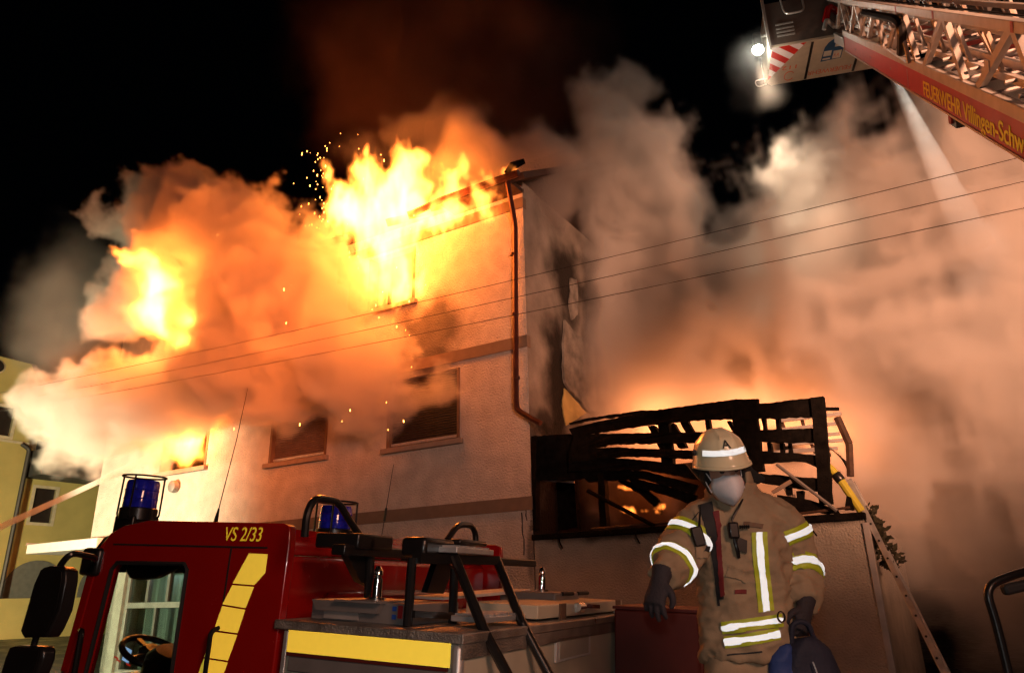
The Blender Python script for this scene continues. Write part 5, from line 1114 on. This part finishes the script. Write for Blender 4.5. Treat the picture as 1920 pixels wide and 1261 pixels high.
# thin dark smoke drifting off to the left
d_, mn, mx = field([cap(130, 560, -1.0, 1.5, 110, 490, -1, 1.0), cap(130, 600, -1, 1.3, 200, 650, -1, .8)], .12, 81, .5, .5, .7, 1.3, 1.0)
o = vol_object('smoke', d_, mn, mx, smoke_mat('grey_smoke', (.6, .6, .6), .35), HM4); tag(o, 'thin dark grey smoke drifting off left of the burning house', 'smoke', kind='stuff')
# smoke over the roof
d_, mn, mx = field([cap(800, 320, .3, .8, 830, 270, .5, .6), cap(860, 300, .2, .7, 950, 310, .3, .55), cap(760, 260, .8, .5, 850, 245, 1, .6), cap(950, 330, .6, .7, 1010, 330, 1.0, .9), cap(640, 300, .4, .4, 690, 280, .5, .4, .5)], .085, 91, .35, .7, .9, 1.0, 1.8)
o = vol_object('smoke', d_, mn, mx, smoke_mat('roof_smoke', (.7, .64, .6), 2.6), HM4); tag(o, 'dark orange smoke rolling off the burning eaves', 'smoke', kind='stuff')
d_, mn, mx = field([cap(780, 180, 2, 2.6, 820, 60, 3, 3.4, 1), cap(900, 200, 2, 2.0, 1000, 120, 3, 2.5, 1)], .2, 95, .8, .35, .5, 2.0, .7)  # red of the fire glow is put into this smoke's colour
o = vol_object('smoke', d_, mn, mx, smoke_mat('glow_tinted_haze', (.78, .42, .30), .10), HM4); tag(o, 'faint smoke tinted with red fire glow high above the roof', 'smoke', kind='stuff')
# the great plume behind the annex
SR_ = smoke_mat('pale_smoke', (.88, .85, .82), 1.9)
pl = [cap(1230, 720, 3.2, 1.6, 1190, 560, 3.4, 1.7), cap(1190, 560, 3.4, 1.6, 1160, 400, 3.6, 1.7), cap(1160, 400, 3.6, 1.5, 1140, 280, 3.8, 1.4), cap(1140, 280, 3.8, 1.2, 1150, 200, 4, .9, .6), cap(1060, 330, 3.2, .9, 1070, 250, 3.4, .8, .5), cap(1240, 600, 3.6, 1.3, 1290, 700, 3.8, 1.4),
      cap(1360, 760, 4, 1.9, 1400, 640, 4.2, 1.5), cap(1400, 680, 4.2, 1.6, 1480, 520, 4.4, 1.7), cap(1480, 530, 4.4, 1.6, 1560, 440, 4.6, 1.6), cap(1600, 560, 4, 2.4, 1760, 480, 4, 2.4), cap(1640, 440, 4.6, 1.6, 1800, 380, 4.4, 1.8, .9), cap(1780, 420, 4, 2, 1920, 360, 4, 2.4, .9), cap(1560, 720, 3.6, 2.2, 1800, 680, 3, 2.4), cap(1800, 560, 3.4, 2.4, 1980, 560, 3, 2.4), cap(1900, 680, 2.6, 1.8, 1980, 850, 2.4, 1.6, .6),
      cap(1700, 860, 2.2, .8, 1690, 960, 2.0, .9, .8), cap(1690, 960, 2.0, .9, 1720, 1040, 2.0, .7, .5), cap(1760, 820, 2.6, 1.4, 1880, 860, 2.6, 1.6, .6), cap(1500, 850, 2.5, 1.0, 1400, 850, 2.5, 1.0, .8), cap(1280, 850, 2.5, 1.0, 1160, 870, 2.2, .8, .6), cap(1800, 980, 2.4, 1.3, 1880, 1100, 2.4, 1.2, .12)]
d_, mn, mx = field(pl, .10, 101, .65, .45, .62, 2.1, 3.0, octs=6, bias=.355, floor=((-.2 + .25, .4, 1.0), (40, 40, 30)))
o = vol_object('smoke', d_, mn, mx, SR_, HM4); tag(o, 'huge tan plume of smoke rising behind the burnt annex', 'smoke', kind='stuff')
# water jets
WM = smoke_mat('water_spray', (.97, .97, .96), 5.0)
def jet(pts, r0, r1, label):
    n_ = 24; P = bez(pts, .6) if len(pts) > 2 else [Vector(pts[0]).lerp(Vector(pts[1]), k / n_) for k in range(n_ + 1)]
    o = MB().tube(P, [r0 + (r1 - r0) * k / (len(P) - 1) for k in range(len(P))], 14).build('water_jet', WM); tag(o, label, 'water jet', kind='stuff'); return o
j1 = jet([H_MAT @ fac(-60, 1015, -6.0), H_MAT @ fac(190, 900, -1.2), H_MAT @ fac(300, 850, -.3)], .05, .12, 'thin white water jet shot from the left at the house')
_q0 = Vector(dep(1668, 132, 11.0)); _q1 = Vector(H_MAT @ fac(1835, 470, 1.6))
j2 = jet([_q0, _q1], .05, .26, 'broad white water jet pouring from the turntable ladder into the smoke')
j2.data.materials.clear(); j2.data.materials.append(smoke_mat('water_spray_wide', (.95, .95, .93), .9))

# ------------------------------------------------------------------ light of the fire, the brigade's floodlights and added fill lamps
def lamp(name, loc, e, c, r=.3, kind='POINT', aim=None, size=.5, spot=60, blend=.6):
    l = bpy.data.lights.new(name, kind); l.energy = e; l.color = c
    if kind == 'AREA': l.size = size
    else: l.shadow_soft_size = r
    if kind == 'SPOT': l.spot_size = R(spot); l.spot_blend = blend
    o = bpy.data.objects.new(name, l); col.objects.link(o); o.location = loc
    if aim is not None: o.rotation_euler = (Vector(aim) - Vector(loc)).to_track_quat('-Z', 'Y').to_euler()
    return o
ORG = (1, .17, .022); ANX = (1, .30, .10); YEL = (1, .20, .025); TAN = (1, .40, .20)
W = lambda x, y, off: H_MAT @ fac(x, y, off)
for x, y, off, e, c, r in ((735, 480, -.9, 170, YEL, .4), (715, 380, -1.2, 230, YEL, .5), (850, 370, -.7, 70, ORG, .3), (325, 590, -1.1, 380, YEL, .4), (262, 490, -2.2, 160, ORG, .3), (350, 825, -.4, 180, YEL, .3),
                           (800, 300, -.9, 60, ORG, .4),
                           (1230, 800, 3.0, 420, ANX, .6), (1400, 800, 3.8, 420, ANX, .7), (1560, 820, 3.4, 360, ANX, .6), (1210, 900, 1.2, 30, ORG, .3)):
    lamp('fire_and_fill_light', W(x, y, off), e, c, r)
for x, y, off, e in ((510, 540, -3.4, 560), (650, 620, -3.2, 380), (410, 740, -3.6, 360), (370, 420, -3.8, 340)):            # added lamps hung before the smoke to light its front
    lamp('fire_and_fill_light', W(x, y, off), e * 1.5, ORG, .6, 'SPOT', W(x - 130, y, .6), spot=105, blend=.7)
# floodlight on the basket, aimed into the plume
fb = lad.matrix_world @ bk.matrix_local @ Vector((-.22, .2, -.14))
lamp('basket_floodlight', fb, 2600, (1, .70, .46), .15, 'SPOT', W(1560, 600, 4), spot=44, blend=1.0)
d_, mn, mx = field([(tuple(fb), .8, tuple(fb + Vector((-.1, -.1, -.5))), .7, 1.0)], .06, 131, .2, 1.2, 1.2, .5, 1.2)  # mist added to stand in for the lamp's lens bloom
o = vol_object('bloom_mist', d_, mn, mx, smoke_mat('bloom_haze', (.95, .95, .95), .16), Matrix.Identity(4)); tag(o, 'mist added for lens bloom round the floodlight on the ladder basket', 'mist', kind='stuff')
# unseen spot added at the ladder to whiten the jet
lamp('jet_fill_spot', _q0 + Vector((-.1, -.2, .2)), 900, (1, .92, .78), .08, 'SPOT', _q1, spot=16, blend=.8)
# floodlight mast in the street to the left, lighting the end of the house and the yellow house
lamp('street_floodlight', (-12.5, 11.0, 2.6), 6000, (1, .86, .52), .4, 'SPOT', (-12.8, 20.0, 3.6), spot=120, blend=.5)
# unseen fill lamps added to our right, tinted like smoke glow
lamp('fill_floodlight', (3.0, -3.4, 5.2), 820, (1, .49, .32), .9)
lamp('fill_floodlight', (3.5, -4.0, 4.6), 2600, (1, .50, .38), .4, 'SPOT', H_MAT @ Vector((-3.6, 0, 7.6)), spot=40, blend=.9)  # added to lift the house wall, standing in for smoke glow
lamp('fill_floodlight', (5.5, -4.0, 6.0), 23000, (1, .45, .25), .5, 'SPOT', W(1570, 540, 2.0), spot=42, blend=1.0)  # added to brighten the plume from the front
lamp('basket_floodlight', fb + Vector((-.15, -.25, .1)), 25, (1, .95, .75), .1)
# the photographer's flash
lamp('camera_flash', (0.0, -.05, 2.60), 50.0, (1, .97, .92), .04)
bpy.context.view_layer.update()
